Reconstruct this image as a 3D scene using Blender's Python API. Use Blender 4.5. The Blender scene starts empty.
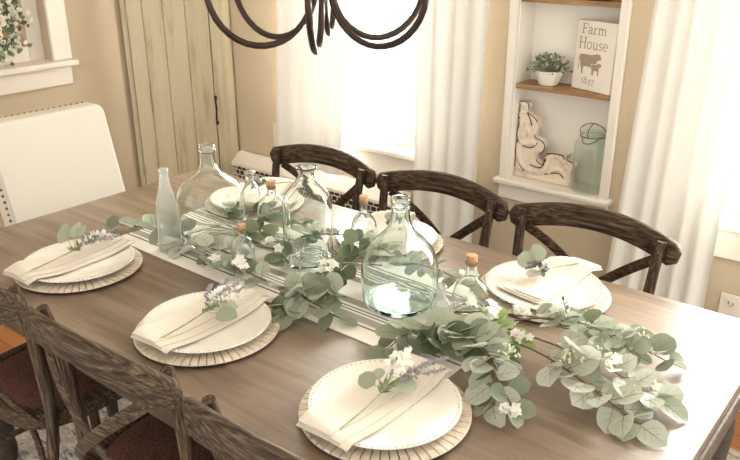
import bpy, math, random
from mathutils import Vector, Matrix, noise
PI = math.pi
scene = bpy.context.scene
COL = scene.collection

# ------------------------------------------------------------------ materials
def new_mat(name):
    m = bpy.data.materials.new(name); m.use_nodes = True
    nt = m.node_tree; nt.nodes.clear()
    out = nt.nodes.new('ShaderNodeOutputMaterial')
    return m, nt, out

def N(nt, kind, **kw):
    n = nt.nodes.new(kind)
    for k, v in kw.items():
        if k in n.inputs: n.inputs[k].default_value = v
        else: setattr(n, k, v)
    return n

def ramp(nt, fac, stops):
    r = nt.nodes.new('ShaderNodeValToRGB')
    el = r.color_ramp.elements
    while len(el) < len(stops): el.new(0.5)
    for e, (p, c) in zip(el, stops):
        e.position = p; e.color = (*c, 1)
    nt.links.new(fac, r.inputs[0])
    return r.outputs[0]

def bump(nt, h, bsdf, strength=.3, dist=.002):
    b = N(nt, 'ShaderNodeBump', Strength=strength, Distance=dist)
    nt.links.new(h, b.inputs['Height']); nt.links.new(b.outputs[0], bsdf.inputs['Normal'])

def plain(name, col, rough=.5, var=.06, scale=12., metal=0., bmp=0., spec=.5):
    m, nt, out = new_mat(name)
    b = N(nt, 'ShaderNodeBsdfPrincipled', Roughness=rough, Metallic=metal)
    b.inputs['Specular IOR Level'].default_value = spec
    tc = N(nt, 'ShaderNodeTexCoord')
    nz = N(nt, 'ShaderNodeTexNoise', Scale=scale, Detail=4.)
    nt.links.new(tc.outputs['Object'], nz.inputs['Vector'])
    lo = tuple(max(0, c*(1-var)) for c in col); hi = tuple(min(1, c*(1+var)) for c in col)
    nt.links.new(ramp(nt, nz.outputs[0], [(.3, lo), (.7, hi)]), b.inputs['Base Color'])
    if bmp: bump(nt, nz.outputs[0], b, bmp)
    nt.links.new(b.outputs[0], out.inputs[0])
    return m

def wood(name, stops, scale=(2, 22, 22), rough=.5, bmp=.25, nscale=2.2, spec=.5, dist=1.2):
    m, nt, out = new_mat(name)
    b = N(nt, 'ShaderNodeBsdfPrincipled', Roughness=rough)
    b.inputs['Specular IOR Level'].default_value = spec
    tc = N(nt, 'ShaderNodeTexCoord')
    mp = N(nt, 'ShaderNodeMapping'); mp.inputs['Scale'].default_value = scale
    nt.links.new(tc.outputs['Object'], mp.inputs[0])
    nz = N(nt, 'ShaderNodeTexNoise', Scale=nscale, Detail=9., Roughness=.62, Distortion=dist)
    nt.links.new(mp.outputs[0], nz.inputs['Vector'])
    nt.links.new(ramp(nt, nz.outputs[0], stops), b.inputs['Base Color'])
    bump(nt, nz.outputs[0], b, bmp, .003)
    nt.links.new(b.outputs[0], out.inputs[0])
    return m

def table_wood():
    m, nt, out = new_mat('table_wood')
    b = N(nt, 'ShaderNodeBsdfPrincipled', Roughness=.38)
    b.inputs['Specular IOR Level'].default_value = .85
    tc = N(nt, 'ShaderNodeTexCoord')
    mp = N(nt, 'ShaderNodeMapping'); mp.inputs['Scale'].default_value = (1.3, 16, 16)
    nt.links.new(tc.outputs['Object'], mp.inputs[0])
    nz = N(nt, 'ShaderNodeTexNoise', Scale=1.6, Detail=9., Roughness=.6, Distortion=.8)
    nt.links.new(mp.outputs[0], nz.inputs['Vector'])
    c1 = ramp(nt, nz.outputs[0], [(.26, (.100, .062, .036)), (.5, (.195, .134, .087)), (.74, (.315, .238, .168))])
    # per-plank tint: boards run along x
    sep = N(nt, 'ShaderNodeSeparateXYZ'); nt.links.new(tc.outputs['Object'], sep.inputs[0])
    mul = N(nt, 'ShaderNodeMath', operation='MULTIPLY'); mul.inputs[1].default_value = 6.8
    nt.links.new(sep.outputs[1], mul.inputs[0])
    fl = N(nt, 'ShaderNodeMath', operation='FLOOR'); nt.links.new(mul.outputs[0], fl.inputs[0])
    wn = N(nt, 'ShaderNodeTexWhiteNoise', noise_dimensions='1D'); nt.links.new(fl.outputs[0], wn.inputs['W'])
    hs = N(nt, 'ShaderNodeHueSaturation'); nt.links.new(c1, hs.inputs['Color'])
    mr = N(nt, 'ShaderNodeMapRange'); mr.inputs[3].default_value = .82; mr.inputs[4].default_value = 1.18
    nt.links.new(wn.outputs[0], mr.inputs[0]); nt.links.new(mr.outputs[0], hs.inputs['Value'])
    # broad worn patches
    n2 = N(nt, 'ShaderNodeTexNoise', Scale=3.2, Detail=5.); nt.links.new(tc.outputs['Object'], n2.inputs['Vector'])
    mx = N(nt, 'ShaderNodeMixRGB', blend_type='MIX'); mx.inputs[2].default_value = (.32, .245, .175, 1)
    mr2 = N(nt, 'ShaderNodeMapRange'); mr2.inputs[1].default_value = .45; mr2.inputs[2].default_value = .75; mr2.inputs[4].default_value = .55
    nt.links.new(n2.outputs[0], mr2.inputs[0]); nt.links.new(mr2.outputs[0], mx.inputs[0]); nt.links.new(hs.outputs[0], mx.inputs[1])
    nt.links.new(mx.outputs[0], b.inputs['Base Color'])
    # seams between boards
    fr = N(nt, 'ShaderNodeMath', operation='FRACT'); nt.links.new(mul.outputs[0], fr.inputs[0])
    lt = N(nt, 'ShaderNodeMath', operation='LESS_THAN'); lt.inputs[1].default_value = .018; nt.links.new(fr.outputs[0], lt.inputs[0])
    sb = N(nt, 'ShaderNodeMath', operation='SUBTRACT'); nt.links.new(nz.outputs[0], sb.inputs[0]); nt.links.new(lt.outputs[0], sb.inputs[1])
    bump(nt, sb.outputs[0], b, .16, .003)
    mr3 = N(nt, 'ShaderNodeMapRange'); mr3.inputs[3].default_value = .24; mr3.inputs[4].default_value = .42
    nt.links.new(n2.outputs[0], mr3.inputs[0]); nt.links.new(mr3.outputs[0], b.inputs['Roughness'])
    nt.links.new(b.outputs[0], out.inputs[0])
    return m

def cloth(name, col, transl=.0, weave=900., rough=.9, bmp=.15):
    m, nt, out = new_mat(name)
    b = N(nt, 'ShaderNodeBsdfPrincipled', Roughness=rough); b.inputs['Base Color'].default_value = (*col, 1)
    b.inputs['Specular IOR Level'].default_value = .15
    tc = N(nt, 'ShaderNodeTexCoord')
    nz = N(nt, 'ShaderNodeTexNoise', Scale=weave, Detail=2.); nt.links.new(tc.outputs['Object'], nz.inputs['Vector'])
    bump(nt, nz.outputs[0], b, bmp, .001)
    last = b.outputs[0]
    if transl:
        t = N(nt, 'ShaderNodeBsdfTranslucent'); t.inputs[0].default_value = (*col, 1)
        mx = N(nt, 'ShaderNodeMixShader'); mx.inputs[0].default_value = transl
        nt.links.new(last, mx.inputs[1]); nt.links.new(t.outputs[0], mx.inputs[2]); last = mx.outputs[0]
    nt.links.new(last, out.inputs[0])
    return m

def runner_cloth(y0, y1):
    m, nt, out = new_mat('grain_sack_cloth')
    b = N(nt, 'ShaderNodeBsdfPrincipled', Roughness=.9); b.inputs['Specular IOR Level'].default_value = .1
    tc = N(nt, 'ShaderNodeTexCoord'); sep = N(nt, 'ShaderNodeSeparateXYZ'); nt.links.new(tc.outputs['Object'], sep.inputs[0])
    mr = N(nt, 'ShaderNodeMapRange'); mr.inputs[1].default_value = y0; mr.inputs[2].default_value = y1
    nt.links.new(sep.outputs[1], mr.inputs[0])
    cream = (.82, .775, .69); dark = (.16, .135, .115); grey = (.38, .34, .30)
    half = [(0, cream), (.135, dark), (.15, cream), (.175, grey), (.245, cream), (.262, dark), (.275, cream), (.295, dark), (.308, cream), (.335, grey), (.40, cream)]
    stops = half + [(1-p, c) for p, c in zip([.40, .335, .308, .295, .275, .262, .245, .175, .15, .135], [grey, cream, dark, cream, dark, cream, grey, cream, dark, cream])]
    r = nt.nodes.new('ShaderNodeValToRGB'); r.color_ramp.interpolation = 'CONSTANT'
    el = r.color_ramp.elements
    while len(el) < len(stops): el.new(.5)
    for e, (p, c) in zip(el, stops): e.position = p; e.color = (*c, 1)
    nt.links.new(mr.outputs[0], r.inputs[0]); nt.links.new(r.outputs[0], b.inputs['Base Color'])
    nz = N(nt, 'ShaderNodeTexNoise', Scale=700., Detail=2.); nt.links.new(tc.outputs['Object'], nz.inputs['Vector'])
    bump(nt, nz.outputs[0], b, .2, .001)
    nt.links.new(b.outputs[0], out.inputs[0])
    return m

def glass(name, col, edge, ior=1.45):
    """clear blown glass: see-through with fresnel reflections, tint deepening where the wall is seen edge-on"""
    m, nt, out = new_mat(name)
    lw = N(nt, 'ShaderNodeLayerWeight', Blend=.35)
    c = ramp(nt, lw.outputs['Facing'], [(0., col), (.60, col), (.97, edge)])
    tr = N(nt, 'ShaderNodeBsdfTransparent'); nt.links.new(c, tr.inputs[0])
    gl = N(nt, 'ShaderNodeBsdfGlossy', Roughness=.03); gl.inputs[0].default_value = (1, 1, 1, 1)
    tc = N(nt, 'ShaderNodeTexCoord')
    nz = N(nt, 'ShaderNodeTexNoise', Scale=14., Detail=2.); nt.links.new(tc.outputs['Object'], nz.inputs['Vector'])
    bm = N(nt, 'ShaderNodeBump', Strength=.35, Distance=.004); nt.links.new(nz.outputs[0], bm.inputs['Height'])
    nt.links.new(bm.outputs[0], gl.inputs['Normal'])
    l2 = N(nt, 'ShaderNodeLayerWeight', Blend=.5); nt.links.new(bm.outputs[0], l2.inputs['Normal'])
    pw = N(nt, 'ShaderNodeMath', operation='POWER'); pw.inputs[1].default_value = 4.2; nt.links.new(l2.outputs['Facing'], pw.inputs[0])
    fr = N(nt, 'ShaderNodeMath', operation='MULTIPLY_ADD'); fr.inputs[1].default_value = .80; fr.inputs[2].default_value = ((ior-1)/(ior+1))**2
    nt.links.new(pw.outputs[0], fr.inputs[0])
    mx = N(nt, 'ShaderNodeMixShader'); nt.links.new(fr.outputs[0], mx.inputs[0])
    nt.links.new(tr.outputs[0], mx.inputs[1]); nt.links.new(gl.outputs[0], mx.inputs[2])
    nt.links.new(mx.outputs[0], out.inputs[0])
    return m

def real_glass(name, col, rough=.0, ior=1.47):
    m, nt, out = new_mat(name)
    g = N(nt, 'ShaderNodeBsdfGlass', Roughness=rough, IOR=ior); g.inputs[0].default_value = (*col, 1)
    tc = N(nt, 'ShaderNodeTexCoord')
    nz = N(nt, 'ShaderNodeTexNoise', Scale=22., Detail=1.); nt.links.new(tc.outputs['Object'], nz.inputs['Vector'])
    bm = N(nt, 'ShaderNodeBump', Strength=.25, Distance=.002); nt.links.new(nz.outputs[0], bm.inputs['Height']); nt.links.new(bm.outputs[0], g.inputs['Normal'])
    nt.links.new(g.outputs[0], out.inputs[0])
    return m

def frosted(name, col):
    m, nt, out = new_mat(name)
    b = N(nt, 'ShaderNodeBsdfDiffuse'); b.inputs['Color'].default_value = (*col, 1)
    t = N(nt, 'ShaderNodeBsdfGlass', Roughness=.12, IOR=1.3); t.inputs[0].default_value = (.985, .995, .985, 1)
    tr = N(nt, 'ShaderNodeBsdfTranslucent'); tr.inputs[0].default_value = (*col, 1)
    m0 = N(nt, 'ShaderNodeMixShader'); m0.inputs[0].default_value = .5
    nt.links.new(b.outputs[0], m0.inputs[1]); nt.links.new(tr.outputs[0], m0.inputs[2])
    mx = N(nt, 'ShaderNodeMixShader'); mx.inputs[0].default_value = .16
    nt.links.new(t.outputs[0], mx.inputs[1]); nt.links.new(m0.outputs[0], mx.inputs[2]); nt.links.new(mx.outputs[0], out.inputs[0])
    return m

def leaf_mat(name, lo, hi, back):
    m, nt, out = new_mat(name)
    b = N(nt, 'ShaderNodeBsdfPrincipled', Roughness=.55); b.inputs['Specular IOR Level'].default_value = .3
    g = N(nt, 'ShaderNodeNewGeometry')
    c = ramp(nt, g.outputs['Random Per Island'], [(0., lo), (.55, tuple((a+q)/2 for a, q in zip(lo, hi))), (1., hi)])
    mx = N(nt, 'ShaderNodeMixRGB'); mx.inputs[2].default_value = (*back, 1)
    nt.links.new(g.outputs['Backfacing'], mx.inputs[0]); nt.links.new(c, mx.inputs[1])
    nt.links.new(mx.outputs[0], b.inputs['Base Color'])
    t = N(nt, 'ShaderNodeBsdfTranslucent'); nt.links.new(mx.outputs[0], t.inputs[0])
    ms = N(nt, 'ShaderNodeMixShader'); ms.inputs[0].default_value = .25
    nt.links.new(b.outputs[0], ms.inputs[1]); nt.links.new(t.outputs[0], ms.inputs[2]); nt.links.new(ms.outputs[0], out.inputs[0])
    return m

def rug_mat():
    m, nt, out = new_mat('rug_pile')
    b = N(nt, 'ShaderNodeBsdfPrincipled', Roughness=.95); b.inputs['Specular IOR Level'].default_value = .05
    tc = N(nt, 'ShaderNodeTexCoord')
    mp = N(nt, 'ShaderNodeMapping'); mp.inputs['Scale'].default_value = (9, 26, 1); nt.links.new(tc.outputs['Object'], mp.inputs[0])
    nz = N(nt, 'ShaderNodeTexNoise', Scale=2.2, Detail=5., Roughness=.7, Distortion=1.5); nt.links.new(mp.outputs[0], nz.inputs['Vector'])
    nt.links.new(ramp(nt, nz.outputs[0], [(.36, (.13, .12, .11)), (.47, (.50, .46, .40)), (.62, (.72, .67, .59))]), b.inputs['Base Color'])
    bump(nt, nz.outputs[0], b, .4, .004)
    nt.links.new(b.outputs[0], out.inputs[0])
    return m

def floor_mat():
    m, nt, out = new_mat('floor_boards')
    b = N(nt, 'ShaderNodeBsdfPrincipled', Roughness=.35)
    tc = N(nt, 'ShaderNodeTexCoord')
    br = N(nt, 'ShaderNodeTexBrick', Scale=1.)
    br.inputs['Brick Width'].default_value = 1.1; br.inputs['Row Height'].default_value = .07; br.inputs['Mortar Size'].default_value = .0015
    br.inputs['Color1'].default_value = (.46, .185, .055, 1); br.inputs['Color2'].default_value = (.36, .135, .04, 1); br.inputs['Mortar'].default_value = (.08, .03, .01, 1)
    nt.links.new(tc.outputs['Object'], br.inputs['Vector'])
    nt.links.new(br.outputs[0], b.inputs['Base Color']); nt.links.new(b.outputs[0], out.inputs[0])
    return m

def brushed_paint(name, base, worn, scale=(14, 14, 1.5)):
    m, nt, out = new_mat(name)
    b = N(nt, 'ShaderNodeBsdfPrincipled', Roughness=.6); b.inputs['Specular IOR Level'].default_value = .3
    tc = N(nt, 'ShaderNodeTexCoord'); mp = N(nt, 'ShaderNodeMapping'); mp.inputs['Scale'].default_value = scale
    nt.links.new(tc.outputs['Object'], mp.inputs[0])
    nz = N(nt, 'ShaderNodeTexNoise', Scale=1.5, Detail=8., Roughness=.65); nt.links.new(mp.outputs[0], nz.inputs['Vector'])
    nt.links.new(ramp(nt, nz.outputs[0], [(.28, worn), (.46, base), (.75, tuple(min(1, c*1.12) for c in base))]), b.inputs['Base Color'])
    bump(nt, nz.outputs[0], b, .15, .002)
    nt.links.new(b.outputs[0], out.inputs[0])
    return m

def rush_mat():
    m, nt, out = new_mat('woven_seat')
    b = N(nt, 'ShaderNodeBsdfPrincipled', Roughness=.8)
    tc = N(nt, 'ShaderNodeTexCoord')
    ck = N(nt, 'ShaderNodeTexNoise', Scale=230., Detail=2.); nt.links.new(tc.outputs['Object'], ck.inputs['Vector'])
    nt.links.new(ramp(nt, ck.outputs[0], [(.35, (.035, .012, .008)), (.65, (.15, .055, .03))]), b.inputs['Base Color'])
    bump(nt, ck.outputs[0], b, .6, .002)
    nt.links.new(b.outputs[0], out.inputs[0])
    return m

M = {}
M['wall'] = plain('tan_wall_paint', (.585, .485, .348), .85, .03, 3., spec=.2)
M['trim'] = plain('cream_white_trim', (.83, .77, .68), .45, .02, 6.)
M['niche'] = plain('lit_niche_cream_paint', (.95, .895, .80), .5, .015, 6.)  # trim cream lightened in colour to stand in for light the niche lacks
M['sash'] = plain('shaded_sash_paint', (.68, .645, .58), .5, .02, 6.)  # darker copy of the trim paint, shaded to offset the window glare
M['ceil'] = plain('ceiling_white', (.82, .78, .70), .9, .02)
M['floor'] = floor_mat(); M['rug'] = rug_mat()
M['table'] = table_wood()
oak = [(.30, (.010, .006, .0035)), (.46, (.045, .028, .016)), (.58, (.105, .070, .042)), (.74, (.24, .172, .112))]
M['edge'] = wood('worn_shaded_edge_wood', [(.32, (.035, .021, .012)), (.52, (.10, .065, .04)), (.75, (.21, .15, .10))], (2, 20, 20), .55)  # worn wood, colour darkened further for the shade on the table sides
M['chair'] = wood('weathered_oak', oak, (2.4, 46, 46), .62, .4, 3.2, .22, .25)
M['post'] = wood('weathered_oak_upright', oak, (46, 46, 2.6), .62, .4, 3.2, .22, .25)
M['rush'] = rush_mat()
M['shelf'] = wood('stained_shelf_wood', [(.3, (.20, .10, .040)), (.55, (.36, .20, .085)), (.8, (.50, .31, .15))], (3, 30, 30), .5)
M['cab'] = brushed_paint('sage_cream_paint', (.515, .458, .312), (.36, .285, .165))
M['iron'] = plain('black_iron', (.022, .017, .014), .45, .2, 40., .3)
M['bronze'] = plain('oil_rubbed_bronze', (.045, .028, .020), .33, .25, 25., .75)
M['cream'] = cloth('cream_linen', (.62, .57, .485))
M['curtain'] = cloth('white_curtain_cloth', (.86, .83, .765), .035, 500.)
M['napkin'] = cloth('cream_napkin', (.77, .695, .59), .1, 800.)
M['plate'] = plain('ivory_stoneware', (.74, .685, .595), .20, .015, 5.)
M['charger'] = wood('whitewashed_wood', [(.3, (.50, .41, .30)), (.55, (.68, .59, .46)), (.8, (.80, .73, .62))], (8, 8, 8), .7, .3, 4.)
M['charger_dark'] = plain('dark_wood_underside', (.06, .04, .028), .7)
M['glass'] = real_glass('clear_glass', (.975, .992, .983))
M['glass_green'] = real_glass('pale_green_glass', (.955, .988, .974))
M['glass_blue'] = glass('blue_green_jar_glass', (.938, .960, .948), (.42, .55, .51))
M['frost'] = frosted('milky_glass', (.93, .94, .90))
M['cork'] = plain('cork', (.50, .29, .15), .85, .25, 120., bmp=.4)
M['leaf'] = leaf_mat('sage_leaf', (.150, .178, .105), (.45, .48, .37), (.72, .71, .63))
M['leaf_pale'] = leaf_mat('silver_leaf', (.34, .365, .27), (.66, .66, .57), (.78, .77, .69))
M['leaf_dark'] = leaf_mat('deep_green_leaf', (.075, .11, .05), (.27, .315, .185), (.48, .50, .39))
M['leaf_fresh'] = leaf_mat('fresh_green_leaf', (.28, .40, .13), (.40, .50, .22), (.45, .52, .3))
M['stem'] = plain('brown_stem', (.12, .085, .05), .7, .3, 60.)
M['vein'] = plain('leaf_vein', (.20, .21, .14), .7, .1, 60.)
M['stem_green'] = plain('green_stem', (.30, .33, .17), .65, .2, 60.)
M['petal'] = cloth('white_petal', (.86, .84, .76), .25)
M['berry'] = plain('pale_green_seed', (.62, .62, .44), .6, .2, 200.)
M['lav'] = leaf_mat('lavender_floret', (.13, .115, .13), (.43, .395, .45), (.36, .33, .37))
M['pot'] = plain('white_pot', (.85, .80, .72), .5, .03, 9.)
M['sign'] = plain('cream_sign_board', (.83, .77, .67), .7, .03, 14.)
M['ink'] = plain('taupe_sign_paint', (.36, .28, .19), .8, .12, 60.)
M['distress'] = brushed_paint('antique_cream_paint', (.80, .69, .56), (.55, .42, .30), (9, 9, 9))
M['darkedge'] = plain('dark_worn_edge', (.06, .04, .03), .8)
M['nail'] = plain('antique_nail', (.20, .15, .10), .35, .2, 80., .6)
M['outlet'] = plain('ivory_plastic', (.80, .73, .62), .35, .01)
M['slot'] = plain('dark_slot', (.03, .025, .02), .6)
M['grille'] = plain('dark_grille', (.035, .032, .03), .6, .1, 40.)
M['darkleg'] = wood('dark_leg_wood', [(.3, (.02, .013, .009)), (.7, (.07, .045, .03))], (4, 4, 20))
M['tanwood'] = wood('tan_wood', [(.3, (.36, .25, .15)), (.7, (.55, .41, .27))], (20, 20, 3))
M['shade'] = cloth('roller_shade_cloth', (.78, .68, .57), .3)
M['pane'] = glass('window_pane_glass', (.985, .99, .985), (.9, .93, .92), 1.3)

# ------------------------------------------------------------------ mesh helpers
class MB:
    def __init__(s): s.v = []; s.f = []
    def add(s, vs, fs):
        o = len(s.v); s.v += [tuple(q) for q in vs]; s.f += [tuple(i+o for i in f) for f in fs]; return s
    def box(s, x0, x1, y0, y1, z0, z1, mtx=None):
        vs = [Vector((x, y, z)) for z in (z0, z1) for y in (y0, y1) for x in (x0, x1)]
        if mtx is not None: vs = [mtx @ q for q in vs]
        return s.add(vs, [(0, 2, 3, 1), (4, 5, 7, 6), (0, 1, 5, 4), (2, 6, 7, 3), (0, 4, 6, 2), (1, 3, 7, 5)])
    def lathe(s, prof, seg=32, c=(0, 0, 0), mtx=None, close=True):
        vs = []; fs = []; rings = []
        for r, z in prof:
            if r < 1e-6: rings.append([len(vs)]); vs.append(Vector((c[0], c[1], c[2]+z)))
            else:
                rings.append(list(range(len(vs), len(vs)+seg)))
                for k in range(seg):
                    a = 2*PI*k/seg; vs.append(Vector((c[0]+r*math.cos(a), c[1]+r*math.sin(a), c[2]+z)))
        for A, B in zip(rings, rings[1:]):
            for k in range(seg):
                k2 = (k+1) % seg
                if len(A) == 1 and len(B) == 1: continue
                if len(A) == 1: fs.append((A[0], B[k2], B[k]))
                elif len(B) == 1: fs.append((A[k], A[k2], B[0]))
                else: fs.append((A[k], A[k2], B[k2], B[k]))
        if close:
            if len(rings[0]) > 1: fs.append(tuple(reversed(rings[0])))
            if len(rings[-1]) > 1: fs.append(tuple(rings[-1]))
        if mtx is not None: vs = [mtx @ q for q in vs]
        return s.add(vs, fs)
    def sweep(s, pts, prof, up=(0, 0, 1), scales=None, closed=False):
        """prof: list of (side, up) offsets; swept along pts"""
        pts = [Vector(q) for q in pts]; n = len(pts); m = len(prof); vs = []; fs = []
        for i, q in enumerate(pts):
            if closed: t = pts[(i+1) % n]-pts[i-1]
            else: t = pts[min(i+1, n-1)]-pts[max(i-1, 0)]
            t.normalize(); u = Vector(up(i) if callable(up) else up)
            side = t.cross(u)
            if side.length < 1e-4: side = t.cross(Vector((1, .3, 0)))
            side.normalize(); u2 = side.cross(t)
            sc = scales[i] if scales else 1
            if not isinstance(sc, tuple): sc = (sc, sc)
            for a, b in prof: vs.append(q+side*a*sc[0]+u2*b*sc[1])
        rng = n if closed else n-1
        for i in range(rng):
            j = (i+1) % n
            for k in range(m):
                k2 = (k+1) % m; fs.append((i*m+k, i*m+k2, j*m+k2, j*m+k))
        if not closed:
            fs.append(tuple(reversed(range(m)))); fs.append(tuple(range((n-1)*m, n*m)))
        return s.add(vs, fs)
    def tube(s, pts, r, seg=8, closed=False, radii=None):
        prof = [(r*math.cos(2*PI*k/seg), r*math.sin(2*PI*k/seg)) for k in range(seg)]
        sc = [q/r for q in radii] if radii else None
        return s.sweep(pts, prof, (0.12, .07, 1), sc, closed)
    def ball(s, c, r, seg=8, rings=5, sq=(1, 1, 1)):
        prof = [(r*math.sin(PI*k/rings)+1e-9*0, -r*math.cos(PI*k/rings)) for k in range(rings+1)]
        prof[0] = (0, -r); prof[-1] = (0, r)
        return s.lathe(prof, seg, mtx=Matrix.Translation(c) @ Matrix.Diagonal((*sq, 1)))
    def extrude(s, poly, y0, y1, mtx=None):
        n = len(poly); vs = [Vector((x, y0, z)) for x, z in poly]+[Vector((x, y1, z)) for x, z in poly]
        fs = [tuple(range(n)), tuple(reversed(range(n, 2*n)))]+[(i, i+n, (i+1) % n+n, (i+1) % n) for i in range(n)]
        if mtx is not None: vs = [mtx @ q for q in vs]
        return s.add(vs, fs)
    def build(s, name, mat, parent=None, origin=None, smooth=35, bevel=0, seg=2, label=None, kind=None, floorz=None):
        me = bpy.data.meshes.new(name)
        if origin is None and parent is not None and '_o' in parent: origin = Vector(parent['_o'])
        vs = s.v
        if floorz is not None: vs = [(q[0], q[1], max(q[2], floorz)) for q in vs]
        if origin is not None: vs = [(q[0]-origin[0], q[1]-origin[1], q[2]-origin[2]) for q in vs]
        me.from_pydata(vs, [], s.f); me.validate(); me.update()
        o = bpy.data.objects.new(name, me); COL.objects.link(o)
        me.materials.append(M[mat] if isinstance(mat, str) else mat)
        if smooth:
            me.polygons.foreach_set('use_smooth', [True]*len(me.polygons))
            if smooth < 180: me.set_sharp_from_angle(angle=math.radians(smooth))
        if parent is not None: o.parent = parent
        elif origin is not None: o.location = origin
        if bevel:
            b = o.modifiers.new('bevel', 'BEVEL'); b.width = bevel; b.segments = seg; b.limit_method = 'ANGLE'; b.angle_limit = math.radians(40); b.harden_normals = False
        if label: o['label'] = label
        if kind: o['kind'] = kind
        return o

WORLD_BUILT = []
def thing(name, label, cat, loc=(0, 0, 0), rz=0, group=None, world=False):
    """an Empty at the base of a thing; with world=True its parts are given in world coordinates"""
    o = bpy.data.objects.new(name, None); COL.objects.link(o); o.empty_display_size = .05
    o.location = loc; o.rotation_euler = (0, 0, rz); o['label'] = label; o['category'] = cat
    if group: o['group'] = group
    if world: o['_o'] = tuple(loc); WORLD_BUILT.append(o)
    return o
def sub(parent): # lets a part of a world-built thing carry sub-parts in world coordinates
    pass
def tag(o, label, cat, group=None):
    o['label'] = label; o['category'] = cat
    if group: o['group'] = group
    return o
def struct(o): o['kind'] = 'structure'; return o
def copy_thing(root, loc, rz, label, group=None):
    r = root.copy(); COL.objects.link(r); r.location = loc; r.rotation_euler = (0, 0, rz); r['label'] = label
    if group: r['group'] = group
    def rec(a, b):
        for ch in list(a.children):
            if ch == b: continue
            c = ch.copy(); COL.objects.link(c); c.parent = b; rec(ch, c)
    rec(root, r)
    return r
def rrect(w, h, r, n=3):
    out = []
    for cx, cy, a0 in ((w/2-r, h/2-r, 0), (-w/2+r, h/2-r, PI/2), (-w/2+r, -h/2+r, PI), (w/2-r, -h/2+r, 1.5*PI)):
        for k in range(n+1):
            a = a0+PI/2*k/n; out.append((cx+r*math.cos(a), cy+r*math.sin(a)))
    return out
def bez(p0, p1, p2, p3, n=12):
    p0, p1, p2, p3 = map(Vector, (p0, p1, p2, p3)); out = []
    for i in range(n+1):
        t = i/n; out.append((1-t)**3*p0+3*(1-t)**2*t*p1+3*(1-t)*t*t*p2+t**3*p3)
    return out
def spline(pts, n=6):
    pts = [Vector(q) for q in pts]; out = []
    for i in range(len(pts)-1):
        a = pts[max(i-1, 0)]; b = pts[i]; c = pts[i+1]; d = pts[min(i+2, len(pts)-1)]
        for k in range(n):
            t = k/n; out.append(.5*((2*b)+(c-a)*t+(2*a-5*b+4*c-d)*t*t+(3*b-a-3*c+d)*t**3))
    out.append(pts[-1]); return out

# ------------------------------------------------------------------ camera
f_px, yaw, pitch, roll = 757.2, math.radians(38.852), math.radians(21.960), math.radians(-.151)
fwd = Vector((-math.sin(yaw)*math.cos(pitch), math.cos(yaw)*math.cos(pitch), -math.sin(pitch)))
rt = Vector((math.cos(yaw), math.sin(yaw), 0)); upv = rt.cross(fwd)
r2 = rt*math.cos(roll)+upv*math.sin(roll); u2 = -rt*math.sin(roll)+upv*math.cos(roll)
cam = bpy.data.cameras.new('camera'); co = bpy.data.objects.new('camera', cam); COL.objects.link(co)
cam.sensor_width = 36; cam.lens = f_px/740*36; cam.clip_start = .05
co.matrix_world = Matrix(((r2.x, u2.x, -fwd.x, 1.2465), (r2.y, u2.y, -fwd.y, -1.2715), (r2.z, u2.z, -fwd.z, 1.628), (0, 0, 0, 1)))
scene.camera = co

# ------------------------------------------------------------------ room shell
XL, YB, ZC = -2.15, 1.35, 2.45
XR, YF = 2.3, -2.2
def wall_holes(name, us, zs, holes, axis, face, back):
    """a wall slab with openings; axis 'y': u is x, slab between y=face and y=back"""
    us = sorted(us); zs = sorted(zs); mb = MB(); idx = {}
    def P(u, z, d): return (u, d, z) if axis == 'y' else (d, u, z)
    def V(u, z, d):
        k = (u, z, d)
        if k not in idx: idx[k] = len(mb.v); mb.v.append(P(u, z, d))
        return idx[k]
    def hole(i, j):
        if i < 0 or j < 0 or i >= len(us)-1 or j >= len(zs)-1: return True
        cu = (us[i]+us[i+1])/2; cz = (zs[j]+zs[j+1])/2
        return any(a < cu < b and c < cz < d for a, b, c, d in holes)
    for i in range(len(us)-1):
        for j in range(len(zs)-1):
            if hole(i, j): continue
            a, b, c, d = us[i], us[i+1], zs[j], zs[j+1]
            mb.f.append((V(a, c, face), V(b, c, face), V(b, d, face), V(a, d, face)))
            mb.f.append((V(a, c, back), V(a, d, back), V(b, d, back), V(b, c, back)))
            for di, dj, (p, q) in ((-1, 0, ((a, d), (a, c))), (1, 0, ((b, c), (b, d))), (0, -1, ((a, c), (b, c))), (0, 1, ((b, d), (a, d)))):
                if hole(i+di, j+dj):
                    mb.f.append((V(*p, face), V(*p, back), V(*q, back), V(*q, face)))
    return struct(mb.build(name, 'wall', smooth=0))

W1 = (-1.22, -.45, .70, 1.95); W2 = (.58, 1.36, .70, 1.95); NI = (-.147, .244, .682, 1.72)
wall_holes('wall_back', [XL-.12, W1[0], W1[1], NI[0], NI[1], W2[0], W2[1], XR], [0, W1[2], NI[2], NI[3], W1[3], ZC], [W1, W2, NI], 'y', YB, YB+.14)
W3 = (-.45, .590, 1.041, 2.0)
wall_holes('wall_left', [YF, W3[0], W3[1], YB+.14], [0, W3[2], W3[3], ZC], [W3], 'x', XL, XL-.12)
struct(MB().box(XL-.12, XR, YF, YB+.14, -.05, 0).build('floor', 'floor', smooth=0))
struct(MB().box(XL-.12, XR, YF, YB+.14, ZC, ZC+.05).build('ceiling', 'ceil', smooth=0))
struct(MB().box(-.62, XR, YB-.018, YB-.001, 0.001, .13).build('baseboard_back', 'trim', smooth=0, bevel=.004))
struct(MB().box(XL+.001, XL+.018, YF, .95, 0.001, .13).build('baseboard_left', 'trim', smooth=0, bevel=.004))

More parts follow.
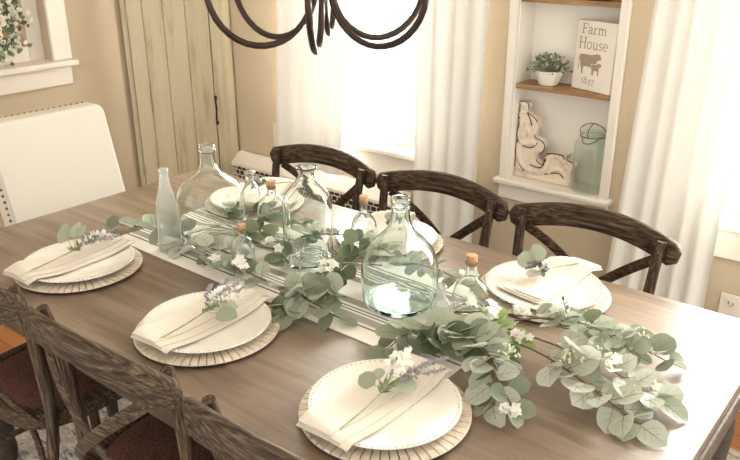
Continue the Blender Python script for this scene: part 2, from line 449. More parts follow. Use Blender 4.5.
def window(name, w, ysash):
    x0, x1, z0, z1 = w
    root = struct(bpy.data.objects.new(name, None)); COL.objects.link(root)
    c = MB(); cw = .085
    c.box(x0-cw, x0+.004, YB-.018, YB-.001, z0, z1+cw); c.build('side_casing', 'trim', root, smooth=0, bevel=.004)
    MB().box(x1-.004, x1+cw, YB-.018, YB-.001, z0, z1+cw).build('side_casing', 'trim', root, smooth=0, bevel=.004)
    MB().box(x0-.003, x1+.003, YB-.018, YB-.001, z1-.004, z1+cw).build('head_casing', 'trim', root, smooth=0, bevel=.004)
    MB().box(x0-cw-.02, x1+cw+.02, YB-.055, YB+.10, z0-.026, z0+.002).build('stool', 'trim', root, bevel=.008, seg=3)
    MB().box(x0-cw, x1+cw, YB-.022, YB-.001, z0-.135, z0-.027).build('apron', 'trim', root, smooth=0, bevel=.006)
    zm = 1.255
    for nm, a, b, y in (('lower_sash', z0+.002, zm+.02, ysash), ('upper_sash', zm-.02, z1, ysash+.034)):
        fr = MB(); bw = .045
        fr.box(x0, x0+bw, y, y+.03, a, b); fr.box(x1-bw, x1, y, y+.03, a, b)
        fr.box(x0+bw, x1-bw, y, y+.03, a, a+(.065 if nm == 'lower_sash' else .04)); fr.box(x0+bw, x1-bw, y, y+.03, b-.04, b)
        so = fr.build(nm, 'sash', root, smooth=0, bevel=.006)
        MB().box(x0+bw-.005, x1-bw+.005, y+.012, y+.016, a+.03, b-.03).build('pane', 'pane', so, smooth=0)
    lk = MB(); xm = (x0+x1)/2 - .12
    lk.box(xm-.025, xm+.025, ysash-.004, ysash+.026, zm+.02, zm+.028); lk.box(xm-.008, xm+.008, ysash+.0, ysash+.02, zm+.028, zm+.05)
    lk.build('sash_lock', 'outlet', root, bevel=.002)
    return root
window('window_1', W1, YB+.05); window('window_2', W2, YB+.05)

# left wall window with deep sill, shade and casing
w3 = struct(bpy.data.objects.new('window_3', None)); COL.objects.link(w3)
MB().box(XL-.004, XL+.018, W3[1]-.004, W3[1]+.088, W3[2]+.001, W3[3]+.09).build('side_casing', 'trim', w3, smooth=0, bevel=.004)
MB().box(XL-.004, XL+.018, W3[0]-.088, W3[0]+.004, W3[2]+.001, W3[3]+.09).build('side_casing', 'trim', w3, smooth=0, bevel=.004)
MB().box(XL-.002, XL+.016, W3[0]+.004, W3[1]-.004, W3[3]-.002, W3[3]+.09).build('head_casing', 'trim', w3, smooth=0, bevel=.004)
MB().box(XL-.10, XL+.055, W3[0]-.11, W3[1]+.100, W3[2]-.028, W3[2]+.001).build('stool', 'trim', w3, bevel=.009, seg=3)
MB().box(XL+.001, XL+.022, W3[0]-.088, W3[1]+.075, W3[2]-.115, W3[2]-.028).build('apron', 'trim', w3, smooth=0, bevel=.006)
MB().box(XL-.10, XL-.07, W3[1]-.075, W3[1], W3[2], W3[3]).build('sash_stile', 'trim', w3, smooth=0, bevel=.004)
MB().box(XL-.10, XL-.07, W3[0], W3[0]+.075, W3[2], W3[3]).build('sash_stile', 'trim', w3, smooth=0, bevel=.004)
MB().box(XL-.10, XL-.07, W3[0]+.075, W3[1]-.075, W3[2], W3[2]+.07).build('sash_rail', 'trim', w3, smooth=0, bevel=.004)
MB().box(XL-.069, XL-.05, W3[1]-.105, W3[1]-.083, W3[2]+.072, W3[3]).build('wooden_stop_bead', 'tanwood', w3, smooth=0, bevel=.003)
MB().box(XL-.092, XL-.086, W3[0]+.07, W3[1]-.07, W3[2]+.065, W3[3]).build('roller_shade', 'shade', w3, smooth=0)

# niche with casing and shelves
n1 = struct(bpy.data.objects.new('trim_1', None)); COL.objects.link(n1)
x0, x1, z0, z1 = NI; ND = .115
lin = MB()
lin.box(x0, x1, YB+ND, YB+ND+.012, z0, z1)
lin.build('niche_back', 'niche', n1, smooth=0)
MB().box(x0-.001, x0+.006, YB-.002, YB+ND, z0, z1).build('niche_side', 'niche', n1, smooth=0)
MB().box(x1-.006, x1+.001, YB-.002, YB+ND, z0, z1).build('niche_side', 'niche', n1, smooth=0)
MB().box(x0+.006, x1-.006, YB, YB+ND, z1-.008, z1).build('niche_top', 'niche', n1, smooth=0)
cw = .033
MB().box(x0-cw, x0+.002, YB-.022, YB-.001, z0, z1+cw).build('side_casing', 'trim', n1, smooth=0, bevel=.005)
MB().box(x1-.002, x1+cw, YB-.022, YB-.001, z0, z1+cw).build('side_casing', 'trim', n1, smooth=0, bevel=.005)
MB().box(x0+.002, x1-.002, YB-.022, YB-.001, z1-.002, z1+cw).build('head_casing', 'trim', n1, smooth=0, bevel=.005)
MB().box(x0-cw-.016, x1+cw+.012, YB-.045, YB+ND, z0-.022, z0+.001).build('niche_sill', 'trim', n1, bevel=.008, seg=3)
MB().box(x0-cw, x1+cw, YB-.02, YB-.001, z0-.085, z0-.022).build('niche_apron', 'trim', n1, smooth=0, bevel=.005)
for zz in (1.0435, 1.3625):
    MB().box(x0+.007, x1-.007, YB-.006, YB+ND-.002, zz, zz+.0175).build('wooden_shelf', 'shelf', n1, smooth=0, bevel=.002, label='stained brown wooden shelf of the niche')

# world and daylight
w = bpy.data.worlds.new('daylight'); scene.world = w; w.use_nodes = True
w.node_tree.nodes['Background'].inputs[0].default_value = (1., .982, .94, 1); w.node_tree.nodes['Background'].inputs[1].default_value = 1.1
def daylight(name, loc, rot, sx, sz, power, col=(1, .982, .935)):
    l = bpy.data.lights.new(name, 'AREA'); l.shape = 'RECTANGLE'; l.size = sx; l.size_y = sz; l.energy = power; l.color = col
    o = bpy.data.objects.new(name, l); COL.objects.link(o); o.location = loc; o.rotation_euler = rot
    return o
daylight('window_daylight', (-.835, YB+.60, 1.45), (-PI/2, 0, 0), 1.25, 1.7, 140)
daylight('window_daylight', (.97, YB+.60, 1.45), (-PI/2, 0, 0), 1.25, 1.7, 170)
daylight('window_daylight', (XL-.25, .08, 1.5), (0, -PI/2, 0), .9, .95, 14)

# ------------------------------------------------------------------ floor things
o = MB().box(-1.42, 1.75, -1.75, 1.09, .001, .009).build('area_rug', 'rug', smooth=0, bevel=.003)
tag(o, 'pale grey and cream distressed rug lying under the dining table', 'rug')

rad = thing('radiator_cover', 'cream baseboard radiator with dark slotted grille along the back wall', 'radiator', (-1.2, 1.30, 0), world=True)
xa, xb = -1.735, -.62
prof = [(1.345, .515), (1.315, .515), (1.262, .468), (1.262, .452), (1.345, .452)]
cv = MB(); cv.add([(xa, y, z) for y, z in prof]+[(xb, y, z) for y, z in prof], [(0, 1, 2, 3, 4), (9, 8, 7, 6, 5)]+[(i, i+5, (i+1) % 5+5, (i+1) % 5) for i in range(5)])
cv.build('top_cover', 'trim', rad, smooth=0, bevel=.004)
MB().box(xa, xb, 1.276, 1.344, .09, .365).build('front_panel', 'trim', rad, smooth=0, bevel=.004)
MB().box(xa, xb, 1.300, 1.344, .365, .452).build('grille_backing', 'grille', rad, smooth=0)
gr = MB()
for k in range(3): gr.box(xa, xb, 1.266, 1.272, .379+k*.027, .3815+k*.027)
k = xa+.02; row = 0
while k < xb:
    for q in range(4):
        xx = k+(q % 2)*.017
        gr.box(xx, xx+.0028, 1.267, 1.271, .359+q*.027, .379+q*.027)
    k += .034
gr.build('grille', 'trim', rad, smooth=0)

def outlet(loc, label):
    t = thing('wall_outlet', label, 'outlet', loc)
    MB().box(-.038, .038, -.007, -.001, -.06, .06).build('cover_plate', 'outlet', t, bevel=.003)
    for dz in (-.026, .026):
        s = MB().box(-.017, .017, -.010, -.006, dz-.014, dz+.014).build('socket_face', 'outlet', t, bevel=.003)
        sl = MB().box(-.009, -.006, -.0115, -.0095, dz-.003, dz+.009).box(.006, .009, -.0115, -.0095, dz-.003, dz+.007).box(-.002, .002, -.0115, -.0095, dz-.010, dz-.006)
        sl.build('socket_slots', 'slot', s, smooth=0)
    return t
outlet((.752, YB, .375), 'ivory double wall outlet below the window at the right edge')
outlet((-1.452, YB, .640), 'cream wall outlet plate beside the curtain next to the tall cabinet')

# ------------------------------------------------------------------ corner cabinet
ca = Vector((-2.125, .965, 0)); cb = Vector((-1.752, 1.335, 0)); cd = (cb-ca).normalized(); cn = Vector((cd.y, -cd.x, 0)); cwid = (cb-ca).length
CM = Matrix(((cd.x, -cn.x, 0, ca.x), (cd.y, -cn.y, 0, ca.y), (0, 0, 1, 0), (0, 0, 0, 1)))
# local: x along the face, y into the corner, z up
cab = thing('corner_cabinet', 'tall sage painted plank door cabinet standing in the corner of the room', 'cabinet', tuple((ca+cb)/2), world=True)
body = MB()
poly = [(0.0, 0.012), (cwid, .012), (cwid/2+.008, cwid/2-.012), (cwid/2-.008, cwid/2-.012)]
vs = [CM @ Vector((a, b, z)) for z in (.002, 2.0) for a, b in poly]
body.add(vs, [(3, 2, 1, 0), (4, 5, 6, 7)]+[(i, (i+1) % 4, (i+1) % 4+4, i+4) for i in range(4)])
body.build('carcass', 'cab', cab, smooth=0)
DX0, DX1 = .030, cwid-.105
MB().box(0, DX0-.004, -.010, .012, .002, 2.0, CM).build('face_stile', 'cab', cab, smooth=0, bevel=.003)
MB().box(DX1+.004, cwid-.05, -.010, .012, .002, 2.0, CM).build('face_stile', 'cab', cab, smooth=0, bevel=.003)
fm = MB()
fm.sweep([CM @ Vector((cwid-.025, -.004, z)) for z in (.002, 2.0)], [(-.025, -.016), (.025, -.016), (.025, -.004), (.012, .006), (.004, .014), (-.010, .014), (-.025, .006)], tuple(cn))
fm.build('edge_moulding', 'cab', cab, smooth=60)
MB().box(DX0-.004, DX1+.004, -.010, .012, .002, .10, CM).build('bottom_rail', 'cab', cab, smooth=0, bevel=.003)
MB().box(DX0-.004, DX1+.004, -.010, .012, 1.93, 2.0, CM).build('top_rail', 'cab', cab, smooth=0, bevel=.003)
door = MB(); wdt = DX1-DX0
cuts = [0, .19, .44, .72, 1]
poly = []
for i, c in enumerate(cuts):
    x = DX0+c*wdt
    if i in (0, len(cuts)-1): continue
    poly += [(x-.0035, -.018), (x, -.0115), (x+.0035, -.018)]
poly = [(DX0, -.018)]+poly+[(DX1, -.018), (DX1, .010), (DX0, .010)]
n = len(poly)
door.add([CM @ Vector((a, b, z)) for z in (.104, 1.926) for a, b in poly], [tuple(reversed(range(n))), tuple(range(n, 2*n))]+[(i, (i+1) % n, (i+1) % n+n, i+n) for i in range(n)])
dr = door.build('door', 'cab', cab, smooth=0)
hx = DX1+.008
hd = MB()
hd.tube([CM @ Vector((hx+a, -b, z)) for a, b, z in ((0, .018, .800), (0, .036, .785), (.003, .043, .745), (.0, .043, .72), (-.002, .036, .69), (0, .018, .672))], .0048, 8)
hd.ball(CM @ Vector((hx, -.024, .802)), .011, sq=(1, .7, 1)); hd.ball(CM @ Vector((hx, -.024, .670)), .011, sq=(1, .7, 1))
hd.build('handle', 'iron', dr, origin=Vector(cab['_o']), label='black iron pull handle')
for zz in (1.215, .42):
    hg = MB()
    hg.tube([CM @ Vector((DX0-.002, -.020, zz+q)) for q in (-.03, .03)], .004, 8); hg.box(DX0-.008, DX0+.006, -.0205, -.0155, zz-.022, zz+.022, CM)
    hg.build('hinge', 'tanwood', cab, smooth=40)

# ------------------------------------------------------------------ curtains
def curtain(label, xl_t, xr_t, xl_b, xr_b, y, folds, seed, zb=.012, zt=2.28):
    rnd = random.Random(seed); mb = MB(); nu, nz = folds*10, 26; vs = []
    ph = [rnd.uniform(-.5, .5) for _ in range(folds+2)]
    for j in range(nz+1):
        v = j/nz; z = zt+(zb-zt)*v
        xl = xl_t+(xl_b-xl_t)*v**1.3; xr = xr_t+(xr_b-xr_t)*v**1.3
        for i in range(nu+1):
            u = i/nu; k = min(int(u*folds), folds-1)
            a = 2*PI*(u*folds)+ph[k]*.5*math.sin(v*2.3+k)
            amp = (.010+.007*ph[k])*(1+.25*v)
            yy = y-amp*math.sin(a)-.006*math.sin(3.1*u+2*v+seed)
            xx = xl+(xr-xl)*u+.010*math.sin(a*.5+1.3*v+seed)*(1-abs(2*u-1))
            vs.append((xx, yy, z))
    fs = [(j*(nu+1)+i, j*(nu+1)+i+1, (j+1)*(nu+1)+i+1, (j+1)*(nu+1)+i) for j in range(nz) for i in range(nu)]
    mb.add(vs, fs)
    org = Vector(((xl_b+xr_b)/2, y, zb)); o = mb.build('curtain', 'curtain', origin=org, smooth=180)
    tag(o, label, 'curtain')
    return o
def rod(xa, xb, label):
    t = thing('curtain_rod', label, 'rod', ((xa+xb)/2, 1.215, 2.30))
    L = (xb-xa)/2
    MB().tube([(-L, 0, 0), (L, 0, 0)], .009, 10).build('pole', 'bronze', t)
    for s in (-1, 1):
        MB().ball((s*(L+.02), 0, 0), .022, 12, 8).build('finial', 'bronze', t)
        MB().tube([(s*(L-.05), .133, .0), (s*(L-.05), 0, 0)], .007, 8).build('bracket', 'bronze', t)
curtain('white curtain panel between the corner cabinet wall and the left back window', -1.235, -.890, -1.345, -.925, 1.215, 4, 1, .56)
curtain('white curtain panel hanging between the left back window and the niche', -.515, -.195, -.530, -.235, 1.225, 4, 2)
curtain('widest white curtain panel, hanging right of the niche beside the right window', .415, .700, .315, .690, 1.235, 5, 3)
rod(-1.42, -.22, 'bronze curtain rod over the left back window'); rod(.28, 1.62, 'bronze curtain rod over the right back window')

# ------------------------------------------------------------------ table
TZ = .76
tab = thing('dining_table', 'long brown farmhouse dining table with plank top in the middle of the room', 'table', (0, 0, 0))
MB().box(-1.0105, 1.0105, -.5125, .5125, TZ-.024, TZ).build('tabletop', 'table', tab, smooth=0, bevel=.003)
MB().box(-1.000, 1.000, -.502, .502, TZ-.030, TZ-.0245).build('shadow_gap', 'darkleg', tab, smooth=0)
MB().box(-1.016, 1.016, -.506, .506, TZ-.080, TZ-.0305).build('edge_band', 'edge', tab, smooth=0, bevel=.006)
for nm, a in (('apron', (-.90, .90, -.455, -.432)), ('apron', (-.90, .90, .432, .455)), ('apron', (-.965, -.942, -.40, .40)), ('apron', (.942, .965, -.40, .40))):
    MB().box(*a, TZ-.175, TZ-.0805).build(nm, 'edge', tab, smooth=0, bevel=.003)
for sx in (-1, 1):
    for sy in (-1, 1):
        cx, cy = sx*.94, sy*.442
        lg = MB(); lg.box(cx-.045, cx+.045, cy-.045, cy+.045, TZ-.20, TZ-.079)
        lg.lathe([(.044, .56), (.030, .545), (.042, .53), (.044, .50), (.028, .20), (.036, .12), (.030, .10), (.034, .05), (.026, .010)], 20, (cx, cy, 0))
        lg.build('leg', 'darkleg', tab, smooth=40)

# ------------------------------------------------------------------ cross-back chairs
def make_crossback(label):
    t = thing('crossback_chair', label, 'chair', (0, 0, 0), group='cross-back chairs along the table')
    for s in (-1, 1):  # rear posts carry on down as rear legs
        pts = spline([(s*.205, -.250, .010), (s*.196, -.195, .22), (s*.199, -.160, .42), (s*.203, -.166, .62), (s*.207, -.178, .73), (s*.212, -.197, .826)], 6)
        pl = MB().tube(pts, .0160, 10, radii=[.0135+.0030*math.sin(PI*i/(len(pts)-1)) for i in range(len(pts))])
        pl.build('rear_post', 'post', t, smooth=50)
        MB().ball((s*.212, -.180, .800), .0045, 8, 5).build('bolt_head', 'nail', t)
    # bent top rail
    n = 28; pts = []; sc = []
    for i in range(n+1):
        u = -1+2*i/n
        pts.append((.258*u, -.209-.045*(1-u*u), .784+.040*(1-u*u)))
        e = 1-abs(u); sc.append((min(1.25, .55+e*9) if e < .06 else 1.0+.2*max(0, 1-(e-.06)*8), min(1., .5+e*7)))
    MB().sweep(pts, rrect(.026, .072, .011), (0, 0, 1), sc).build('top_rail', 'chair', t, smooth=50)
    # crossed slats
    for s in (-1, 1):
        pts = bez((s*.200, -.205-.006*(s > 0), .768), (s*.10, -.270-.012*(s > 0), .69), (-s*.06, -.268-.012*(s > 0), .56), (-s*.170, -.185, .422), 14)
        MB().sweep(pts, rrect(.030, .009, .003), (0, 1, .15)).build('cross_slat', 'chair', t, smooth=50)
    # seat
    def outline(k, inset=0):
        out = []
        for i in range(40):
            a = 2*PI*i/40; ca_, sa_ = math.cos(a), math.sin(a)
            x = math.copysign(abs(ca_)**.55, ca_)*(.215+.018*sa_-inset); y = math.copysign(abs(sa_)**.62, sa_)*(.205-inset)
            out.append((x, y-.012))
        return out
    A = outline(0); B = outline(0, .035)
    ring = MB(); vs = [(x, y, z) for z in (.392, .437) for x, y in A]+[(x, y, z) for z in (.437, .392) for x, y in B]
    fs = []
    for i in range(40):
        j = (i+1) % 40
        for k in range(4): fs.append((k*40+i, k*40+j, ((k+1) % 4)*40+j, ((k+1) % 4)*40+i))
    ring.add(vs, fs); ring.build('seat_frame', 'chair', t, smooth=50, bevel=.006)
    st = MB(); rings = [(1.0, .430), (.9, .439), (.6, .443), (.3, .441)]; vs = []; fs = []
    C_ = outline(0, .031)
    for k, (q, z) in enumerate(rings): vs += [(x*q, y*q, z) for x, y in C_]
    for k in range(3):
        for i in range(40):
            j = (i+1) % 40; fs.append((k*40+i, k*40+j, (k+1)*40+j, (k+1)*40+i))
    fs.append(tuple(range(120, 160)))
    vs += [(x, y, .412) for x, y in C_]; fs.append(tuple(reversed(range(160, 200))))
    for i in range(40): fs.append((160+i, 160+(i+1) % 40, (i+1) % 40, i))
    st.add(vs, fs); st.build('seat', 'rush', t, smooth=50, label='dark woven seat')
    for s in (-1, 1):
        MB().tube(spline([(s*.185, .175, .010), (s*.186, .168, .25), (s*.186, .160, .395)], 5), .017, 10).build('front_leg', 'post', t)
    for s in (-1, 1):  # bentwood braces under the seat
        MB().tube(bez((s*.185, .165, .20), (s*.175, .165, .33), (s*.12, .165, .385), (s*.02, .165, .388)), .009, 8).build('bentwood_brace', 'chair', t)
        MB().tube(bez((s*.196, -.198, .20), (s*.18, -.19, .33), (s*.12, -.165, .385), (s*.02, -.160, .388)), .009, 8).build('bentwood_brace', 'chair', t)
        MB().tube([(s*.186, .168, .16), (s*.197, -.208, .17)], .009, 8).build('stretcher', 'chair', t)
    return t
ch = make_crossback('cross-back chair on the near side, leftmost, cut off at the left of the photo')
ch.location = (-.622, -.364, .014); ch.rotation_euler = (0, 0, .03); ch.scale = (1.0, 1, 1)
GRP = 'cross-back chairs along the table'
copy_thing(ch, (-.047, -.364, .020), .035, 'middle cross-back chair of the near side, back turned to the camera', GRP)
copy_thing(ch, (.515, -.364, .020), .035, 'near side cross-back chair cut off by the bottom of the photo', GRP)
copy_thing(ch, (-.572, .485, .009), PI, 'cross-back chair on the far side, left one nearest the corner cabinet', GRP).scale = (.985, 1, 1)
copy_thing(ch, (-.050, .485, .009), PI, 'cross-back chair on the far side, middle one in front of the white curtain', GRP).scale = (.985, 1, 1)
copy_thing(ch, (.472, .485, .009), PI, 'cross-back chair on the far side, right one below the niche', GRP).scale = (.985, 1, 1)

# ------------------------------------------------------------------ cream head chair
pc = thing('upholstered_chair', 'cream upholstered chair with nailhead trim at the left head of the table', 'chair', (-1.12, .10, .009), world=True)
ya, yb = -.125, .342
def backx(z): return -1.235-.145*(z-.42)/.58
bk = MB(); nv = 10; prof = []
R = .034
outl = [(ya, .40), (yb, .40), (yb, 0.990-R)]+[(yb-R+R*math.cos(a), 0.990-R+R*math.sin(a)) for a in (PI/8, PI/4, 3*PI/8, PI/2)]+[(ya+R+R*math.cos(a), 0.990-R+R*math.sin(a)) for a in (PI/2, 5*PI/8, 3*PI/4, 7*PI/8)]+[(ya, 0.990-R)]
# rows for a gentle bow
vs = [(backx(z), y, z) for y, z in outl]+[(backx(z)-.085, y, z) for y, z in outl]; n = len(outl)
bk.add(vs, [tuple(range(n)), tuple(reversed(range(n, 2*n)))]+[(i, i+n, (i+1) % n+n, (i+1) % n) for i in range(n)])
bk.build('backrest', 'cream', pc, smooth=50, bevel=.014, seg=3)
MB().box(-1.27, -.84, -.13, .335, .36, .485).build('seat', 'cream', pc, smooth=50, bevel=.03, seg=4)
nl = MB()
zz = .44
while zz < .97:
    nl.ball((backx(zz)-.012, ya-.001, zz), .0058, 8, 4)
    zz += .022
nl.build('nailhead_trim', 'nail', pc, label='row of dark nailheads')
nl = MB()
yy = ya+.05
while yy < yb-.03:
    nl.ball((backx(1.0)-.077, yy, 0.9895), .0045, 8, 4); yy += .0235
nl.build('nailhead_trim', 'nail', pc, label='row of dark nailheads')
for x, y in ((-.88, -.09), (-.88, .295), (-1.28, -.09), (-1.28, .295)):
    MB().sweep([(x, y, .010), (x, y, .37 if x > -1 else .40)], rrect(.042, .042, .004), (0, 1, 0), [.7, 1]).build('leg', 'darkleg', pc)

# ------------------------------------------------------------------ chandelier
hub = Vector((.054, .043, 0))
cl = thing('chandelier', 'dark bronze chandelier of looping arms hanging above the table', 'chandelier', (hub.x, hub.y, 1.392))
MB().lathe([(0, .075), (.014, .08), (.022, .095), (.016, .11), (.026, .13), (.030, .20), (.020, .24), (.012, .26), (.012, .55), (.0, .56)], 20).build('hub', 'bronze', cl)
MB().tube([(0, 0, .55), (0, 0, ZC-1.392-.03)], .006, 8).build('down_rod', 'bronze', cl)
MB().lathe([(.0, 0), (.05, .0), (.062, .012), (.065, .029), (0, .029)], 24, (0, 0, ZC-1.392-.03)).build('ceiling_canopy', 'bronze', cl)
for k in range(6):
    a = math.radians(-54+60*k); d = Vector((math.cos(a), math.sin(a), 0))
    prof = [(.02, .17)]+[(.143-.123*math.cos(PI*i/18), .115-.127*math.sin(PI*i/18)) for i in range(19)]+[(.268, .17), (.270, .215)]
    ar = MB().tube([d*r+Vector((0, 0, z)) for r, z in prof], .0073, 10)
    ao = ar.build('arm', 'bronze', cl)
    c = d*.270
    MB().lathe([(.0, .213), (.030, .218), (.034, .228), (.012, .225), (.012, .3), (.0, .3)], 16, c).build('candle_cup', 'bronze', ao)
    MB().lathe([(0, .3), (.010, .305), (.014, .325), (.006, .36), (0, .365)], 12, c).build('bulb', 'frost', ao)

exec_parts = True
# ------------------------------------------------------------------ table runner
RX0, RX1, RY0, RY1 = -.655, .535, -.135, .245
rn = MB(); nx, ny = 60, 16; vs = []
for j in range(ny+1):
    for i in range(nx+1):
        x = RX0+(RX1-RX0)*i/nx; y = RY0+(RY1-RY0)*j/ny
        y += .012*math.sin(2.2*x+.6)-.014*(x/.6)*(1 if j < 4 else .4)
        z = TZ+.0035+.0022*max(0, noise.noise((x*9, y*9, 3)))
        vs.append((x, y, z))
m1 = len(vs)
vs += [(a, b, TZ+.0008) for a, b, c in vs]
W_ = nx+1
fs = [(j*W_+i, j*W_+i+1, (j+1)*W_+i+1, (j+1)*W_+i) for j in range(ny) for i in range(nx)]
fs += [(m1+q[3], m1+q[2], m1+q[1], m1+q[0]) for q in fs]
bd = [i for i in range(W_)]+[j*W_+nx for j in range(1, ny+1)]+[ny*W_+i for i in range(nx-1, -1, -1)]+[j*W_ for j in range(ny-1, 0, -1)]
fs += [(a, a+m1, b+m1, b) for a, b in zip(bd, bd[1:]+bd[:1])]
rn.add(vs, fs)
M['runner'] = runner_cloth(-.135, .245)
tag(rn.build('table_runner', 'runner', smooth=60), 'cream grain sack table runner with dark stripes along the middle of the table', 'runner')

# ------------------------------------------------------------------ plants: leaves, stems, flowers
def leaf(mb, p, d, up, L, wd=.95, cup=.16, droop=.12, rows=6):
    p = Vector(p); d = Vector(d).normalized(); up = Vector(up)
    s = d.cross(up)
    if s.length < 1e-3: s = d.cross(Vector((1, 0, .2)))
    s.normalize(); u = s.cross(d)
    vs = []; fs = []
    for i in range(rows+1):
        t = i/rows
        w_ = wd*L*.5*math.sqrt(max(0, 1-(2*(t**.82)-1)**2))+(.0008 if i in (0, rows) else 0)
        c = p+d*(L*t)+u*(-droop*L*t*t)
        vs += [c-s*w_+u*(cup*w_), c-s*w_*.5+u*(cup*w_*.25), c, c+s*w_*.5+u*(cup*w_*.25), c+s*w_+u*(cup*w_)]
    for i in range(rows):
        for k in range(4): a = i*5+k; fs.append((a, a+1, a+6, a+5))
    mb.add(vs, fs)

def veins(mb, p, d, up, L, wd=.95, cup=.16, droop=.12):
    """raised midrib and side veins on the upper face of a leaf"""
    p = Vector(p); d = Vector(d).normalized(); s = d.cross(Vector(up)).normalized(); u = s.cross(d)
    def at(t, q):
        w_ = wd*L*.5*math.sqrt(max(0, 1-(2*(t**.82)-1)**2))*abs(q)
        return p+d*(L*t)+u*(-droop*L*t*t+cup*w_*abs(q)+.0003)+s*(w_*(1 if q > 0 else -1))
    mb.tube([at(t, 0) for t in (.0, .3, .6, .93)], .00055, 4, radii=[.0008, .0006, .0005, .0002])
    for t, q in ((.18, .72), (.24, -.72), (.42, .66), (.50, -.66)):
        mb.tube([at(t, 0), at(t+.13, q*.5), at(t+.30, q)], .0003, 3, radii=[.0004, .0003, .00015])

def along(pts, t):
    n = len(pts)-1; f_ = min(max(t, 0), .9999)*n; i = int(f_); q = f_-i
    return pts[i].lerp(pts[i+1], q), (pts[i+1]-pts[i]).normalized()

def blossom(mb, c, nrm, r, rnd, petals=5):
    nrm = Vector(nrm).normalized(); a = nrm.orthogonal().normalized(); b = nrm.cross(a); a0 = rnd.uniform(0, 6)
    for k in range(petals):
        t = a0+2*PI*k/petals; d = a*math.cos(t)+b*math.sin(t)+nrm*.35
        leaf(mb, c, d, nrm, r, .8, .3, .2, 3)

def sprig(name, label, cat, path, nleaf, size, seed, mat='leaf', floorz=TZ+.002, extra=(), tspan=(.02, 1.), up_bias=.5, group=None, width=.95, stem_r=.0021, stem='stem', spread=1.0):
    rnd = random.Random(seed); pts = spline(path, 6)
    t = thing(name, label, cat, tuple(path[0]), world=True, group=group)
    MB().tube(pts, stem_r, 6, radii=[stem_r*(1.15-.6*i/len(pts)) for i in range(len(pts))]).build('stem', stem, t)
    L = MB(); tw = MB(); vn = MB(); nleaf = int(nleaf*1.6)
    for k in range(nleaf):
        q = tspan[0]+(tspan[1]-tspan[0])*(k+rnd.uniform(-.3, .3))/max(1, nleaf-1); q = min(max(q, 0), 1)
        c, tn = along(pts, q)
        side = tn.cross(Vector((0, 0, 1))).normalized()*(1 if k % 2 else -1)
        d = side*rnd.uniform(.55, 1.1)*spread+tn*rnd.uniform(.1, .9)+Vector((0, 0, rnd.uniform(-.25, .75)))
        if k == nleaf-1: d = tn+Vector((0, 0, .15))
        d.normalize()
        sz = size*rnd.uniform(.78, 1.18)*(1-.22*q)
        pet = sz*.16; e = c+d*pet
        tw.tube([c, c+d*pet*.5+Vector((0, 0, .002)), e], .0008, 4)
        upn = Vector((rnd.uniform(-.6, .6), rnd.uniform(-.85, .35), up_bias+rnd.random()))
        a_ = (e, d, upn, sz, width*rnd.uniform(.88, 1.08), rnd.uniform(.05, .28), rnd.uniform(-.05, .3)); leaf(L, *a_); veins(vn, *a_)
    L.build('leaves', mat, t, smooth=180, floorz=floorz)
    tw.build('leaf_stalks', stem, t, floorz=floorz)
    vn.build('leaf_veins', 'vein', t, floorz=floorz+.0003)
    for kind, q, off, sz in extra:
        c, tn = along(pts, q); c = c+Vector(off)
        if kind == 'flower':
            mb = MB()
            for k in range(7):
                p = c+Vector((rnd.uniform(-1, 1), rnd.uniform(-1, 1), rnd.uniform(-.3, .8)))*sz
                blossom(mb, p, (rnd.uniform(-.6, .8), rnd.uniform(-1, .4), 1), sz*rnd.uniform(.65, .95), rnd)
            mb.build('white_flowers', 'petal', t, smooth=180, floorz=floorz, label='cluster of small white flowers')
        elif kind == 'berry':
            mb = MB(); b2 = MB()
            for k in range(26):
                v = Vector((rnd.gauss(0, 1), rnd.gauss(0, 1), abs(rnd.gauss(0, .8)))); v = v.normalized()*sz*rnd.uniform(.45, 1.1)
                mb.ball(c+v, sz*.13, 6, 4); b2.tube([c-Vector((0, 0, sz*.3)), c+v], .0005, 3)
            mb.build('seed_cluster', 'berry', t, smooth=180, label='pale green seed cluster'); b2.build('seed_stalks', 'stem_green', t)
        elif kind == 'twig':
            mb = MB(); st = MB(); dd = Vector((rnd.uniform(-.5, .5), rnd.uniform(-.4, .4), 1)).normalized()
            st.tube([c, c+dd*sz], .0008, 4)
            for k in range(9):
                p = c+dd*sz*(.25+.75*k/8); d = Vector((rnd.uniform(-1, 1), rnd.uniform(-1, 1), .5))
                leaf(mb, p, d, (0, 0, 1), sz*.2, .6)
            mb.build('small_leaves', 'leaf_dark', t, smooth=180); st.build('twig', 'stem', t)
    return t

Z0 = TZ+.010
GE = 'eucalyptus sprigs of the table garland'
def S(label, path, n, size, seed, mat='leaf', extra=(), **kw):
    return sprig('eucalyptus_sprig', label, 'greenery', path, n, size, seed, mat, extra=extra, group=GE, **kw)
def P(x, y, h=.0): return (x, y, Z0+h)
S('silvery eucalyptus sprig lying furthest right toward the table end, round leaf at its tip', [P(.50, .06, .03), P(.65, .04, .045), P(.79, .035, .04), P(.905, .025, .012)], 13, .066, 11, 'leaf_pale', [('berry', .62, (.0, -.01, .02), .022), ('berry', .9, (.0, .03, .0), .019)], tspan=(.42, 1))
S('eucalyptus sprig reaching toward the bottom right table corner below the others', [P(.50, .03, .02), P(.66, .0, .04), P(.79, -.035, .03), P(.90, -.065, .008)], 12, .064, 12, 'leaf_pale', [('berry', .55, (.0, -.0, .025), .024), ('flower', .70, (.0, .05, .03), .018)], tspan=(.40, 1))
S('eucalyptus sprig along the back right of the garland behind the seed clusters', [P(.48, .10, .03), P(.62, .12, .05), P(.76, .155, .045), P(.88, .175, .012)], 15, .055, 13, 'leaf', [('berry', .75, (.02, .0, .02), .022), ('flower', .40, (0, .01, .02), .017)], tspan=(.35, 1))
